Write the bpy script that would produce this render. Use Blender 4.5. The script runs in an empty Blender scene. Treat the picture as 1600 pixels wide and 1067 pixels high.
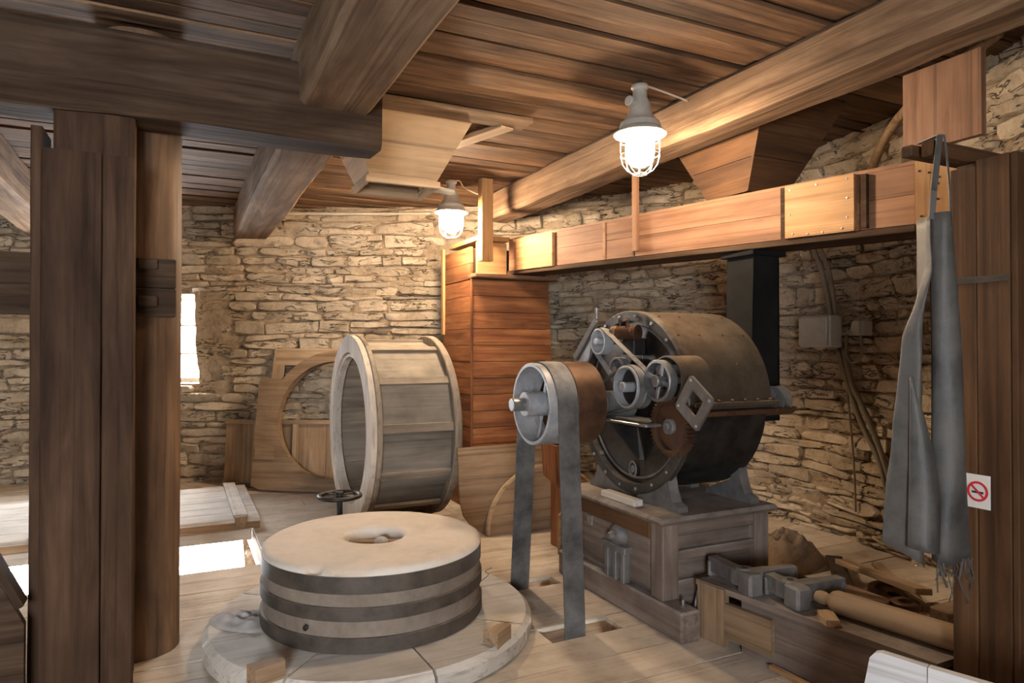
import bpy, math, random
from mathutils import Vector, Matrix, noise
PI = math.pi
random.seed(7)
SC = bpy.context.scene
COL = SC.collection

# ------------------------------------------------------------------ camera, sky, exposure
EYE = 1.6
cam = bpy.data.cameras.new('camera'); cam.lens = 24.0; cam.sensor_width = 36.0
cam.clip_start = 0.05
camo = bpy.data.objects.new('camera', cam); COL.objects.link(camo)
camo.location = (0, 0, EYE); camo.rotation_euler = (math.radians(90.6), 0, math.radians(-26))
SC.camera = camo
SC.view_settings.view_transform = 'Standard'; SC.view_settings.look = 'None'
SC.view_settings.gamma = 1.0; SC.view_settings.exposure = 1.0
SC.view_settings.use_curve_mapping = False
SC.cycles.use_denoising = True
SC.cycles.max_bounces = 10; SC.cycles.diffuse_bounces = 6
SC.cycles.sample_clamp_indirect = 6.0
SKY = 46.0            # overcast daylight outside the windows
LAMP = 290.0          # emission of the two lamp bulbs
world = bpy.data.worlds.new('overcast'); SC.world = world; world.use_nodes = True
bg = world.node_tree.nodes['Background']; bg.inputs[0].default_value = (0.88, 0.94, 1.0, 1); bg.inputs[1].default_value = SKY

# ------------------------------------------------------------------ helpers
W = {}
def V(*a): return Vector(a)
def T(x, y, z): return Matrix.Translation((x, y, z))
AXX = Matrix.Rotation(PI/2, 4, 'Y')          # local Z -> world X
AXY = Matrix.Rotation(-PI/2, 4, 'X')         # local Z -> world Y
def frame(o, x, z):
    x = Vector(x).normalized(); z = Vector(z)
    z = (z - x*z.dot(x)).normalized(); y = z.cross(x)
    m = Matrix((x, y, z)).transposed().to_4x4(); m.translation = Vector(o); return m
def link(o, parent=None, M=None):
    M = M or Matrix()
    COL.objects.link(o); W[o.name] = M.copy()
    if parent is not None:
        o.parent = parent; o.matrix_basis = W[parent.name].inverted() @ M
    else:
        o.matrix_basis = M
    return o
def mesh(g, smooth=False, name='mesh'):
    me = bpy.data.meshes.new(name); me.from_pydata([tuple(v) for v in g[0]], [], g[1]); me.update()
    if smooth:
        me.shade_smooth()
        if smooth == 'auto':
            me.set_sharp_from_angle(angle=math.radians(38))
    return me
def obj(name, g, mat, parent=None, M=None, smooth=False):
    me = g if isinstance(g, bpy.types.Mesh) else mesh(g, smooth, name)
    if not me.materials: me.materials.append(mat)
    return link(bpy.data.objects.new(name, me), parent, M)
def tag(o, label=None, cat=None, group=None, kind=None):
    for k, v in (('label', label), ('category', cat), ('group', group), ('kind', kind)):
        if v: o[k] = v
    return o
def thing(name, label, cat, loc=(0, 0, 0), group=None):
    o = bpy.data.objects.new(name, None); o.empty_display_size = 0.1
    return tag(link(o, None, T(*loc)), label, cat, group)
def joined(gs):
    v, f = [], []
    for g in gs:
        n = len(v); v += list(g[0]); f += [[i+n for i in q] for q in g[1]]
    return v, f
def xf(g, M): return [M @ Vector(p) for p in g[0]], g[1]

def cbox(lx, ly, lz, c=0.004):
    """box with chamfered edges, centred"""
    c = min(c, lx*.45, ly*.45, lz*.45)
    h = (lx/2, ly/2, lz/2); vs = []; idx = {}
    for sx in (-1, 1):
        for sy in (-1, 1):
            for sz in (-1, 1):
                s = (sx, sy, sz)
                for ax in range(3):
                    p = [s[k]*(h[k] - (0 if k == ax else c)) for k in range(3)]
                    idx[(s, ax)] = len(vs); vs.append(p)
    fs = []
    def face(pts, out):
        a, b, d = (Vector(vs[i]) for i in pts[:3])
        if (b-a).cross(d-a).dot(Vector(out)) < 0: pts = pts[::-1]
        fs.append(list(pts))
    for ax in range(3):
        o1, o2 = [k for k in range(3) if k != ax]
        for s in (-1, 1):
            q = []
            for t1, t2 in ((-1, -1), (1, -1), (1, 1), (-1, 1)):
                c3 = [0, 0, 0]; c3[ax] = s; c3[o1] = t1; c3[o2] = t2; q.append(idx[(tuple(c3), ax)])
            out = [0, 0, 0]; out[ax] = s; face(q, out)
    for ax in range(3):
        o1, o2 = [k for k in range(3) if k != ax]
        for t1 in (-1, 1):
            for t2 in (-1, 1):
                e = []
                for s in (-1, 1):
                    c3 = [0, 0, 0]; c3[ax] = s; c3[o1] = t1; c3[o2] = t2; e.append(tuple(c3))
                out = [0, 0, 0]; out[o1] = t1; out[o2] = t2
                face([idx[(e[0], o1)], idx[(e[1], o1)], idx[(e[1], o2)], idx[(e[0], o2)]], out)
    for sx in (-1, 1):
        for sy in (-1, 1):
            for sz in (-1, 1):
                s = (sx, sy, sz); face([idx[(s, 0)], idx[(s, 1)], idx[(s, 2)]], s)
    return vs, fs
def box(name, x0, x1, y0, y1, z0, z1, mat, parent=None, c=0.004, grain='X'):
    """axis-aligned block; grain axis becomes local X"""
    ctr = ((x0+x1)/2, (y0+y1)/2, (z0+z1)/2); d = (x1-x0, y1-y0, z1-z0)
    if grain == 'X': M = T(*ctr); g = cbox(d[0], d[1], d[2], c)
    elif grain == 'Y': M = frame(ctr, (0, 1, 0), (0, 0, 1)); g = cbox(d[1], d[0], d[2], c)
    else: M = frame(ctr, (0, 0, 1), (0, -1, 0)); g = cbox(d[2], d[0], d[1], c)
    return obj(name, g, mat, parent, M)
def board(name, p0, p1, w, t, mat, parent=None, up=(0, 0, 1), c=0.004):
    p0 = Vector(p0); p1 = Vector(p1)
    return obj(name, cbox((p1-p0).length, w, t, c), mat, parent, frame((p0+p1)/2, p1-p0, up))
def rough(L, w, h, ch=0.02, amp=0.008, seg=0.18, seed=0):
    """hewn timber along local X, octagonal section, uneven"""
    n = max(2, int(L/seg)); vs, fs = [], []
    a, b = w/2, h/2
    sec = [(-a+ch, -b), (a-ch, -b), (a, -b+ch), (a, b-ch), (a-ch, b), (-a+ch, b), (-a, b-ch), (-a, -b+ch)]
    for i in range(n+1):
        x = -L/2 + L*i/n
        for k, (y, z) in enumerate(sec):
            q = noise.noise_vector((x*1.3+seed*7.1, y*3+seed, z*3)) * amp + noise.noise_vector((x*5+seed*3.3, y*9, z*9+seed))*amp*.5
            vs.append((x + (0 if 0 < i < n else q.x*.3), y+q.y, z+q.z))
    for i in range(n):
        for k in range(8):
            k2 = (k+1) % 8
            fs.append([i*8+k, i*8+k2, (i+1)*8+k2, (i+1)*8+k])
    fs.append(list(range(7, -1, -1))); fs.append([n*8+k for k in range(8)])
    fs = [f[::-1] for f in fs]
    return vs, fs
def timber(name, p0, p1, w, h, mat, parent=None, up=(0, 0, 1), ch=0.02, amp=0.008, seed=0):
    p0 = Vector(p0); p1 = Vector(p1)
    return obj(name, rough((p1-p0).length, w, h, ch, amp, .18, seed), mat, parent, frame((p0+p1)/2, p1-p0, up), 'auto')
def lathe(prof, n=32, closed=False, a0=0.0, a1=2*PI, jitter=0):
    """profile of (r, z) about local Z; closed joins last to first point"""
    full = abs(a1-a0-2*PI) < 1e-6; m = n if full else n+1
    vs, fs = [], []; k = len(prof)
    for i in range(m):
        a = a0 + (a1-a0)*i/n
        for r, z in prof:
            vs.append((r*math.cos(a), r*math.sin(a), z))
    for i in range(n):
        i2 = (i+1) % m
        for j in range(k if closed else k-1):
            j2 = (j+1) % k
            fs.append([i*k+j, i2*k+j, i2*k+j2, i*k+j2])
    if not full and closed:
        fs.append([j for j in range(k)][::-1]); fs.append([(m-1)*k+j for j in range(k)])
    if not closed:
        if prof[0][0] > 1e-6 and full: pass
    return vs, fs
def disc(r, z0, z1, n=32, ch=0.004):
    ch = min(ch, (z1-z0)*.4, r*.4)
    return lathe([(1e-5, z0), (r-ch, z0), (r, z0+ch), (r, z1-ch), (r-ch, z1), (1e-5, z1)], n)
def ring(r0, r1, z0, z1, n=32, ch=0.003):
    ch = min(ch, (z1-z0)*.3, (r1-r0)*.3)
    return lathe([(r0, z0), (r1-ch, z0), (r1, z0+ch), (r1, z1-ch), (r1-ch, z1), (r0, z1)], n, True)
def tube(pts, r, n=8, closed=False, taper=None):
    pts = [Vector(p) for p in pts]; vs, fs = [], []; m = len(pts)
    up = Vector((0.13, 0.31, 0.94)).normalized(); prev = None
    for i, p in enumerate(pts):
        if closed: d = pts[(i+1) % m] - pts[i-1]
        else: d = pts[min(i+1, m-1)] - pts[max(i-1, 0)]
        d.normalize()
        if prev is None:
            s = d.cross(up)
            if s.length < .05: s = d.cross(Vector((1, 0, 0)))
        else:
            s = prev - d*prev.dot(d)
        s.normalize(); prev = s; t = d.cross(s)
        rr = r*(taper[i] if taper else 1)
        for k in range(n):
            a = 2*PI*k/n; vs.append(p + (s*math.cos(a) + t*math.sin(a))*rr)
    for i in range(m if closed else m-1):
        i2 = (i+1) % m
        for k in range(n):
            k2 = (k+1) % n; fs.append([i*n+k, i*n+k2, i2*n+k2, i2*n+k])
    if not closed:
        fs.append(list(range(n))[::-1]); fs.append([(m-1)*n+k for k in range(n)])
    return vs, fs
def smooth_path(pts, k=6):
    pts = [Vector(p) for p in pts]; out = []
    for i in range(len(pts)-1):
        p0 = pts[max(i-1, 0)]; p1 = pts[i]; p2 = pts[i+1]; p3 = pts[min(i+2, len(pts)-1)]
        for j in range(k):
            t = j/k
            out.append(.5*((2*p1) + (p2-p0)*t + (2*p0-5*p1+4*p2-p3)*t*t + (3*p1-p0-3*p2+p3)*t**3))
    return out + [pts[-1]]
def prism(poly, z0, z1):
    """extrude a counter-clockwise outline in local XY"""
    n = len(poly); vs = [(x, y, z0) for x, y in poly] + [(x, y, z1) for x, y in poly]
    fs = [list(range(n))[::-1], [n+i for i in range(n)]]
    fs += [[i, (i+1) % n, n+(i+1) % n, n+i] for i in range(n)]
    return vs, fs
def plate_hole(outer, inner, z0, z1):
    """plate between two outlines with the same number of points"""
    n = len(outer); vs = []
    for z in (z0, z1):
        vs += [(x, y, z) for x, y in outer] + [(x, y, z) for x, y in inner]
    fs = []
    for i in range(n):
        j = (i+1) % n
        fs.append([i, n+i, n+j, j]); fs.append([2*n+i, 2*n+j, 3*n+j, 3*n+i])
        fs.append([i, j, 2*n+j, 2*n+i]); fs.append([n+j, n+i, 3*n+i, 3*n+j])
    return vs, fs
def hexa(q, off):
    """slab from four corner points and an offset vector"""
    q = [Vector(p) for p in q]; off = Vector(off)
    nrm = (q[1]-q[0]).cross(q[2]-q[0])
    vs = q + [p+off for p in q]
    fs = [[0, 1, 2, 3], [7, 6, 5, 4]] + [[i, i+4, (i+1) % 4+4, (i+1) % 4] for i in range(4)]
    if nrm.dot(off) > 0: fs = [f[::-1] for f in fs]
    return vs, fs
def slab(name, q, th, mat, parent=None, inward=None, axis=None):
    """board given by four world corners; local X along q0->q1"""
    q = [Vector(p) for p in q]; n = (q[1]-q[0]).cross(q[3]-q[0]).normalized()
    if inward is not None and n.dot(Vector(inward)) < 0: n = -n
    M = frame(sum(q, Vector())/4, axis or (q[1]-q[0]), n)
    return obj(name, xf(hexa(q, n*th), M.inverted()), mat, parent, M)
def lerp(a, b, t): return Vector(a)*(1-t) + Vector(b)*t

# ------------------------------------------------------------------ materials
def new_mat(name):
    m = bpy.data.materials.new(name); m.use_nodes = True
    nt = m.node_tree; return m, nt, nt.nodes['Principled BSDF']
def N(nt, t, **kw):
    n = nt.nodes.new(t)
    for k, v in kw.items():
        if k.startswith('i_'): n.inputs[k[2:].replace('_', ' ')].default_value = v
        else: setattr(n, k, v)
    return n
def L(nt, a, b): nt.links.new(a, b)
def ramp(nt, fac, stops):
    r = N(nt, 'ShaderNodeValToRGB'); e = r.color_ramp.elements
    while len(e) < len(stops): e.new(0.5)
    for i, (p, c) in enumerate(stops):
        e[i].position = p; e[i].color = (c[0], c[1], c[2], 1) if len(c) == 3 else c
    L(nt, fac, r.inputs[0]); return r.outputs[0]
def math_(nt, op, a, b=None, clamp=False):
    m = N(nt, 'ShaderNodeMath', operation=op, use_clamp=clamp)
    for i, x in enumerate((a, b)):
        if x is None: continue
        if isinstance(x, (int, float)): m.inputs[i].default_value = x
        else: L(nt, x, m.inputs[i])
    return m.outputs[0]
def mixc(nt, fac, a, b, mode='MIX'):
    m = N(nt, 'ShaderNodeMix', data_type='RGBA', blend_type=mode)
    for i, x in ((0, fac), (6, a), (7, b)):
        if isinstance(x, (int, float)): m.inputs[i].default_value = x
        elif isinstance(x, tuple): m.inputs[i].default_value = (*x, 1)
        else: L(nt, x, m.inputs[i])
    return m.outputs[2]
def objcoord(nt, spread=40.0):
    tc = N(nt, 'ShaderNodeTexCoord'); oi = N(nt, 'ShaderNodeObjectInfo')
    rnd = oi.outputs['Random']
    sh = math_(nt, 'MULTIPLY', rnd, spread)
    va = N(nt, 'ShaderNodeVectorMath', operation='ADD'); L(nt, tc.outputs['Object'], va.inputs[0]); L(nt, sh, va.inputs[1])
    return va.outputs[0], rnd
def mapped(nt, vec, sc):
    m = N(nt, 'ShaderNodeMapping'); m.inputs['Scale'].default_value = sc; L(nt, vec, m.inputs[0]); return m.outputs[0]
def noise_(nt, vec, scale, detail=5, rough_=.55, dist=0):
    n = N(nt, 'ShaderNodeTexNoise'); n.inputs['Scale'].default_value = scale; n.inputs['Detail'].default_value = detail
    n.inputs['Roughness'].default_value = rough_; n.inputs['Distortion'].default_value = dist
    L(nt, vec, n.inputs['Vector']); return n.outputs['Fac']
def dusting(nt, col, vec, amt, dcol, scale=5.0, base=0.0):
    """flour dust: lies on what faces up, patchy"""
    g = N(nt, 'ShaderNodeNewGeometry'); s = N(nt, 'ShaderNodeSeparateXYZ'); L(nt, g.outputs['Normal'], s.inputs[0])
    up = N(nt, 'ShaderNodeMapRange'); up.inputs[1].default_value = .1; up.inputs[2].default_value = .9; up.inputs[3].default_value = base; up.inputs[4].default_value = 1.0
    L(nt, s.outputs[2], up.inputs[0])
    n = noise_(nt, vec, scale, 6, .65)
    r = N(nt, 'ShaderNodeMapRange'); r.inputs[1].default_value = .3; r.inputs[2].default_value = .68; L(nt, n, r.inputs[0])
    f = math_(nt, 'MULTIPLY', math_(nt, 'MULTIPLY', up.outputs[0], r.outputs[0]), amt, True)
    return mixc(nt, f, col, dcol)
def wood(name, dark, mid, light, rough_=.75, dust=0.0, dustcol=(.55, .5, .44), dbase=0.0, grain=1.0, vary=.35, bump=.35, spec=.25, stain=.45):
    m, nt, p = new_mat(name)
    vec, rnd = objcoord(nt)
    g1 = noise_(nt, mapped(nt, vec, (1.6*grain, 16*grain, 16*grain)), 1.0, 7, .6, .6)
    g2 = noise_(nt, mapped(nt, vec, (.5*grain, 55*grain, 55*grain)), 1.0, 3, .6, .2)
    col = ramp(nt, g1, [(.28, dark), (.5, mid), (.72, light)])
    fib = ramp(nt, g2, [(.34, (.45, .43, .42)), (.46, (1, 1, 1))])
    col = mixc(nt, .6, col, fib, 'MULTIPLY')
    st = noise_(nt, mapped(nt, vec, (.7, 1.3, 1.3)), 1.6, 4, .6)
    stc = ramp(nt, st, [(.32, (1-stain, 1-stain, 1-stain)), (.62, (1.05, 1.05, 1.05))])
    col = mixc(nt, 1.0, col, stc, 'MULTIPLY')
    br = math_(nt, 'ADD', math_(nt, 'MULTIPLY', rnd, vary), 1-vary*.5)
    cb = N(nt, 'ShaderNodeCombineColor')
    for i in range(3): L(nt, br, cb.inputs[i])
    col = mixc(nt, 1.0, col, cb.outputs[0], 'MULTIPLY')
    if dust > 0: col = dusting(nt, col, vec, dust, dustcol, 4.0, dbase)
    L(nt, col, p.inputs['Base Color']); p.inputs['Roughness'].default_value = rough_
    p.inputs['Specular IOR Level'].default_value = spec
    b = N(nt, 'ShaderNodeBump'); b.inputs['Strength'].default_value = bump; b.inputs['Distance'].default_value = .012
    L(nt, math_(nt, 'ADD', g1, math_(nt, 'MULTIPLY', g2, .6)), b.inputs['Height']); L(nt, b.outputs[0], p.inputs['Normal'])
    return m
def rocky(name, c1, c2, c3, scale=6.0, bump=.6, rough_=.95, dist=.02, dust=0, dustcol=(.6, .55, .47), vary=.35, fiss=0.0):
    m, nt, p = new_mat(name)
    vec, rnd = objcoord(nt)
    gi = N(nt, 'ShaderNodeNewGeometry')
    rr = math_(nt, 'FRACT', math_(nt, 'ADD', rnd, gi.outputs['Random Per Island']))
    a = noise_(nt, vec, scale, 9, .65, .3); b = noise_(nt, vec, scale*5, 6, .7)
    f = math_(nt, 'ADD', math_(nt, 'MULTIPLY', a, .72), math_(nt, 'MULTIPLY', b, .28))
    col = ramp(nt, f, [(.32, c1), (.5, c2), (.66, c3)])
    br = math_(nt, 'ADD', math_(nt, 'MULTIPLY', rr, vary), 1-vary*.55)
    cb = N(nt, 'ShaderNodeCombineColor')
    for i in range(3): L(nt, br, cb.inputs[i])
    col = mixc(nt, 1.0, col, cb.outputs[0], 'MULTIPLY')
    if dust: col = dusting(nt, col, vec, dust, dustcol, 5.0, .1)
    hgt = math_(nt, 'ADD', a, math_(nt, 'MULTIPLY', b, .5))
    if fiss:                                            # thin bedding cracks in the limestone
        fn = noise_(nt, mapped(nt, vec, (3.2, 3.2, 13.0)), 1.0, 4, .6, .5)
        ln = math_(nt, 'ABSOLUTE', math_(nt, 'SUBTRACT', fn, .5))
        mk = ramp(nt, noise_(nt, vec, 3.5, 2, .5), [(.46, (0, 0, 0)), (.56, (1, 1, 1))])
        cr_ = math_(nt, 'MULTIPLY', ramp(nt, ln, [(.0, (1, 1, 1)), (.02, (0, 0, 0))]), mk)
        col = mixc(nt, math_(nt, 'MULTIPLY', cr_, fiss), col, tuple(x*.25 for x in c1))
        hgt = math_(nt, 'SUBTRACT', hgt, math_(nt, 'MULTIPLY', cr_, .9))
    L(nt, col, p.inputs['Base Color']); p.inputs['Roughness'].default_value = rough_; p.inputs['Specular IOR Level'].default_value = .15
    bp = N(nt, 'ShaderNodeBump'); bp.inputs['Strength'].default_value = bump; bp.inputs['Distance'].default_value = dist
    L(nt, hgt, bp.inputs['Height']); L(nt, bp.outputs[0], p.inputs['Normal'])
    return m
def metal(name, c1, c2, metallic=.7, rough_=.5, dust=0.0, dustcol=(.5, .46, .4), dbase=.15, scale=9.0, bump=.12):
    m, nt, p = new_mat(name)
    vec, rnd = objcoord(nt)
    a = noise_(nt, vec, scale, 7, .65, .2); b = noise_(nt, vec, scale*7, 4, .7)
    col = ramp(nt, a, [(.36, c1), (.64, c2)])
    speck = ramp(nt, b, [(.62, (0, 0, 0)), (.72, (1, 1, 1))])
    if dust: col = dusting(nt, col, vec, dust, dustcol, 7.0, dbase)
    L(nt, col, p.inputs['Base Color']); p.inputs['Metallic'].default_value = metallic
    L(nt, math_(nt, 'ADD', math_(nt, 'MULTIPLY', a, .35), rough_-.17), p.inputs['Roughness'])
    bp = N(nt, 'ShaderNodeBump'); bp.inputs['Strength'].default_value = bump; bp.inputs['Distance'].default_value = .01
    L(nt, math_(nt, 'ADD', a, b), bp.inputs['Height']); L(nt, bp.outputs[0], p.inputs['Normal'])
    return m
def plain(name, c, rough_=.6, metallic=0.0, var=.12, scale=8.0, spec=.4):
    m, nt, p = new_mat(name)
    vec, rnd = objcoord(nt); a = noise_(nt, vec, scale, 6, .6)
    col = ramp(nt, a, [(.3, tuple(x*(1-var) for x in c)), (.7, tuple(min(1, x*(1+var)) for x in c))])
    L(nt, col, p.inputs['Base Color']); p.inputs['Roughness'].default_value = rough_; p.inputs['Metallic'].default_value = metallic
    p.inputs['Specular IOR Level'].default_value = spec
    return m
FLOUR = (.62, .56, .48)
M_STONE = rocky('wall_stone', (.31, .235, .16), (.52, .42, .305), (.66, .555, .43), 5.0, .95, dist=.04, fiss=.8)
M_MORTAR = rocky('wall_mortar', (.21, .155, .1), (.4, .305, .21), (.52, .41, .29), 5.0, 1.0, dist=.045, vary=0, fiss=.8)
M_MILL = rocky('millstone_top', (.60, .53, .45), (.70, .63, .55), (.78, .71, .63), 3.0, .15, dist=.006, vary=.05)
M_MILLSIDE = rocky('millstone_side', (.15, .115, .09), (.22, .175, .14), (.29, .235, .19), 4.0, .3, dist=.01, vary=.05)
M_FLOURHEAP = rocky('flour_heap', (.36, .34, .33), (.46, .43, .41), (.56, .52, .48), 9.0, .5, dist=.012, vary=.02)
M_FLOOR = wood('floor_wood', (.34, .26, .19), (.5, .41, .32), (.6, .51, .41), .85, .85, (.68, .6, .5), .0, .8, .2, .25, .15, .28)
M_CEIL = wood('ceiling_wood', (.066, .033, .018), (.158, .086, .046), (.255, .15, .083), .8, 0, grain=.8, vary=.5, bump=.6, stain=.55)
M_BEAM = wood('beam_wood', (.12, .072, .043), (.235, .148, .09), (.35, .24, .155), .85, .5, (.42, .36, .3), 0, .7, .15, .7, .15, .4)
M_POST = wood('post_wood', (.024, .012, .0065), (.06, .031, .017), (.105, .057, .033), .75, .1, (.3, .26, .23), 0, .7, .25, .4, .12, .4)
M_RAIL = wood('rail_wood', (.025, .015, .009), (.06, .035, .021), (.105, .066, .042), .78, .2, (.3, .26, .23), 0, .7, .25, .4, .1, .4)
M_LOG = wood('log_wood', (.05, .026, .014), (.13, .068, .034), (.22, .125, .065), .6, 0, grain=.6, vary=.1, bump=.45, stain=.5, spec=.3)
M_RED = wood('redbrown_boards', (.15, .05, .02), (.32, .12, .045), (.46, .2, .08), .6, .3, (.5, .42, .34), 0, .8, .4, .35, .3, .45)
M_TROUGH = wood('trough_boards', (.19, .09, .048), (.28, .145, .082), (.35, .195, .115), .65, .35, (.5, .4, .32), 0, .7, .2, .25, .25, .25)
M_PINE = wood('pine_boards', (.3, .155, .06), (.41, .225, .095), (.5, .3, .14), .6, .2, (.6, .5, .4), 0, .7, .15, .25, .3, .25)
M_PALE = wood('pale_dusty_boards', (.46, .4, .34), (.58, .52, .45), (.68, .62, .55), .8, .7, (.72, .68, .62), 0, .7, .15, .3, .15, .25)
M_HOPPER = wood('hopper_boards', (.36, .24, .14), (.46, .32, .195), (.54, .39, .25), .75, .2, (.55, .47, .38), 0, .5, .18, .2, .2, .3)
M_GREYWOOD = wood('grey_dusty_wood', (.17, .135, .1), (.27, .22, .17), (.38, .315, .245), .85, .65, (.5, .44, .36), 0, .7, .25, .35, .15, .35)
M_TUNPANEL = wood('tun_panels', (.15, .135, .115), (.225, .2, .17), (.31, .275, .23), .85, .75, (.46, .4, .32), 0, .5, .2, .25, .15, .4)
M_CASE = wood('cabinet_boards', (.055, .024, .010), (.1, .046, .018), (.15, .072, .03), .75, .15, (.45, .38, .3), 0, .7, .2, .3, .3, .35)
M_BROWN = wood('brown_boards', (.2, .125, .07), (.32, .21, .125), (.42, .29, .18), .8, .4, (.5, .42, .33), 0, .7, .25, .35, .15, .35)
M_TABLE = wood('machine_table_wood', (.1, .07, .055), (.19, .135, .105), (.3, .23, .19), .8, .75, (.48, .44, .4), .22, .7, .2, .35, .15, .4)
M_IRON = metal('black_iron', (.012, .011, .011), (.04, .036, .034), .6, .5, .3, (.3, .27, .23), .03)
M_PLATE = metal('drum_front_plate', (.016, .013, .011), (.07, .055, .045), .85, .32, .25, (.3, .26, .2), .05, 4.0)
M_SHELL = metal('dusty_drum_cover', (.07, .056, .042), (.13, .105, .078), .6, .42, .75, (.36, .3, .22), .0, 5.0, .06)
M_STEEL = metal('worn_steel', (.2, .2, .21), (.36, .36, .37), .8, .42, .5, (.52, .5, .47), .15)
M_RINGIRON = metal('ring_iron', (.03, .026, .022), (.085, .075, .065), .5, .5, .6, (.42, .37, .31), .08)
M_PALEMETAL = metal('pale_dusty_steel', (.25, .255, .27), (.4, .405, .42), .25, .5, .5, (.55, .53, .5), .15)
M_RUST = metal('rusty_gear_iron', (.07, .034, .02), (.15, .075, .04), .6, .5, .3, (.34, .25, .17), .08)
M_HOOP = metal('hoop_iron', (.04, .031, .024), (.09, .07, .055), .3, .65, .6, (.34, .28, .22), .15)
M_CAST = metal('dusty_cast_iron', (.09, .085, .085), (.19, .18, .175), .4, .6, .7, (.46, .43, .4), .25)
M_DUCT = metal('dark_sheet_metal', (.008, .008, .008), (.017, .0165, .016), .0, .8, .06, (.25, .22, .19), .0, 4.0, .03)
M_DUCT.node_tree.nodes['Principled BSDF'].inputs['Specular IOR Level'].default_value = .08
M_BELT = metal('canvas_belt', (.03, .029, .029), (.12, .112, .106), 0, .8, .85, (.46, .43, .4), .08, 6.0)
M_APRON = metal('rubber_apron', (.03, .028, .026), (.10, .094, .088), 0, .55, .6, (.33, .31, .29), .22, 4.0, .3)
M_LAMP = metal('lamp_housing_grey', (.42, .4, .35), (.54, .51, .45), .2, .6, .3, (.45, .42, .38), .1)
M_CAGE = metal('cage_wire', (.5, .48, .44), (.62, .6, .55), .6, .4)
M_WHITE = wood('white_painted_board', (.55, .54, .55), (.66, .65, .66), (.74, .73, .73), .5, 0, grain=.5, vary=.05, bump=.1, stain=.12, spec=.4)
M_PVC = plain('grey_plastic', (.42, .4, .36), .5)
M_CABLE = plain('dull_cable', (.22, .18, .13), .6)
M_PALECABLE = plain('pale_cable', (.6, .52, .42), .6)
M_SIGN = plain('sign_white', (.8, .78, .74), .4, var=.04)
M_SIGNRED = plain('sign_red', (.62, .03, .04), .4, var=.04)
M_SIGNBLK = plain('sign_black', (.03, .03, .03), .4, var=.04)
M_NAIL = metal('nail_heads', (.45, .44, .42), (.6, .58, .55), .8, .35)
def bulb_mat(k):
    m, nt, p = new_mat('lamp_bulb')
    p.inputs['Emission Color'].default_value = (1.0, .75, .5, 1); p.inputs['Emission Strength'].default_value = LAMP*k
    p.inputs['Base Color'].default_value = (1, .9, .8, 1); return m
def glass_mat():
    m, nt, p = new_mat('clear_glass'); nt.nodes.remove(p)
    a = N(nt, 'ShaderNodeBsdfTransparent'); b = N(nt, 'ShaderNodeBsdfGlossy'); b.inputs['Roughness'].default_value = .05
    x = N(nt, 'ShaderNodeMixShader'); x.inputs[0].default_value = .06
    L(nt, a.outputs[0], x.inputs[1]); L(nt, b.outputs[0], x.inputs[2]); L(nt, x.outputs[0], nt.nodes['Material Output'].inputs[0])
    return m
M_GLASS = glass_mat()

# ------------------------------------------------------------------ the round wall
CTRL = [(-3.6, 9.95), (-1.9, 9.75), (-.4, 9.2), (.6, 8.72), (1.6, 8.3), (2.75, 7.72), (3.7, 6.95), (4.45, 5.95), (4.88, 4.8), (4.88, 3.75),
        (4.55, 2.75), (4.0, 1.7), (3.2, .4), (1.5, -1.6), (-1, -2.6), (-3.5, -2.3), (-5.5, -.5), (-6.3, 2.5), (-6.1, 5.5), (-5.2, 8.5)]
CZ = 3.25
def _curve():
    n = len(CTRL); out = []
    for i in range(n):
        p0, p1, p2, p3 = (Vector(CTRL[(i+k) % n]) for k in (-1, 0, 1, 2))
        for j in range(40):
            t = j/40
            out.append(.5*((2*p1) + (p2-p0)*t + (2*p0-5*p1+4*p2-p3)*t*t + (3*p1-p0-3*p2+p3)*t**3))
    return out
CUR = _curve(); NC = len(CUR)
ARC = [0.0]
for i in range(NC): ARC.append(ARC[-1] + (CUR[(i+1) % NC]-CUR[i]).length)
PER = ARC[-1]
import bisect
def cur(s):
    s %= PER; i = min(bisect.bisect_right(ARC, s)-1, NC-1)
    t = (s-ARC[i])/(ARC[i+1]-ARC[i]); a, b = CUR[i], CUR[(i+1) % NC]
    p = a.lerp(b, t); d = (CUR[(i+2) % NC]-CUR[i-1]).normalized()
    return p, Vector((-d.y, d.x)), d           # the curve runs clockwise: outward is the left normal
def s_at(x, y):
    i = min(range(NC), key=lambda k: (CUR[k]-Vector((x, y))).length); return ARC[i]
def batter(z): return .17 - .34*max(z, -1.5)/CZ
def wp(s, z, off=0.0):
    """point of the wall surface, off metres into the room"""
    p, n, d = cur(s); q = p + n*(batter(z)-off); return Vector((q.x, q.y, z))
WIN = {}
def window_def(n, x0, y0, x1, y1, z0, z1):
    WIN[n] = (s_at(x0, y0), s_at(x1, y1), z0, z1)
window_def(1, -1.05, 9.5, .17, 8.93, 1.18, 2.25)
window_def(2, -.75, 9.4, .6, 8.75, -1.55, -.45)
window_def(3, -2.9, 9.9, -1.35, 9.6, -1.75, -.6)  # added window, stands in for a brightly lit surface below the hatch
window_def(4, -6.05, 6.3, -6.3, 4.4, .9, 2.3)
window_def(5, -.8, -2.6, -2.4, -2.6, .9, 2.3)
ZLOW = -2.7
def in_win(s, z, pad=0.0):
    for a, b, z0, z1 in WIN.values():
        if a-pad < s < b+pad and z0-pad < z < z1+pad: return True
    return False
S_A = s_at(-3.4, 9.95); S_B = s_at(2.9, 7.6); S_C = s_at(3.95, 1.6); S_D = s_at(-4.4, -1.6)
def grid_vals(lo, hi, step, cuts):
    vals = sorted({lo, hi} | {c for c in cuts if lo < c < hi}); out = []
    for a, b in zip(vals, vals[1:]):
        k = max(1, round((b-a)/step)); out += [a+(b-a)*i/k for i in range(k)]
    return out + [hi]
THICK = .55
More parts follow.
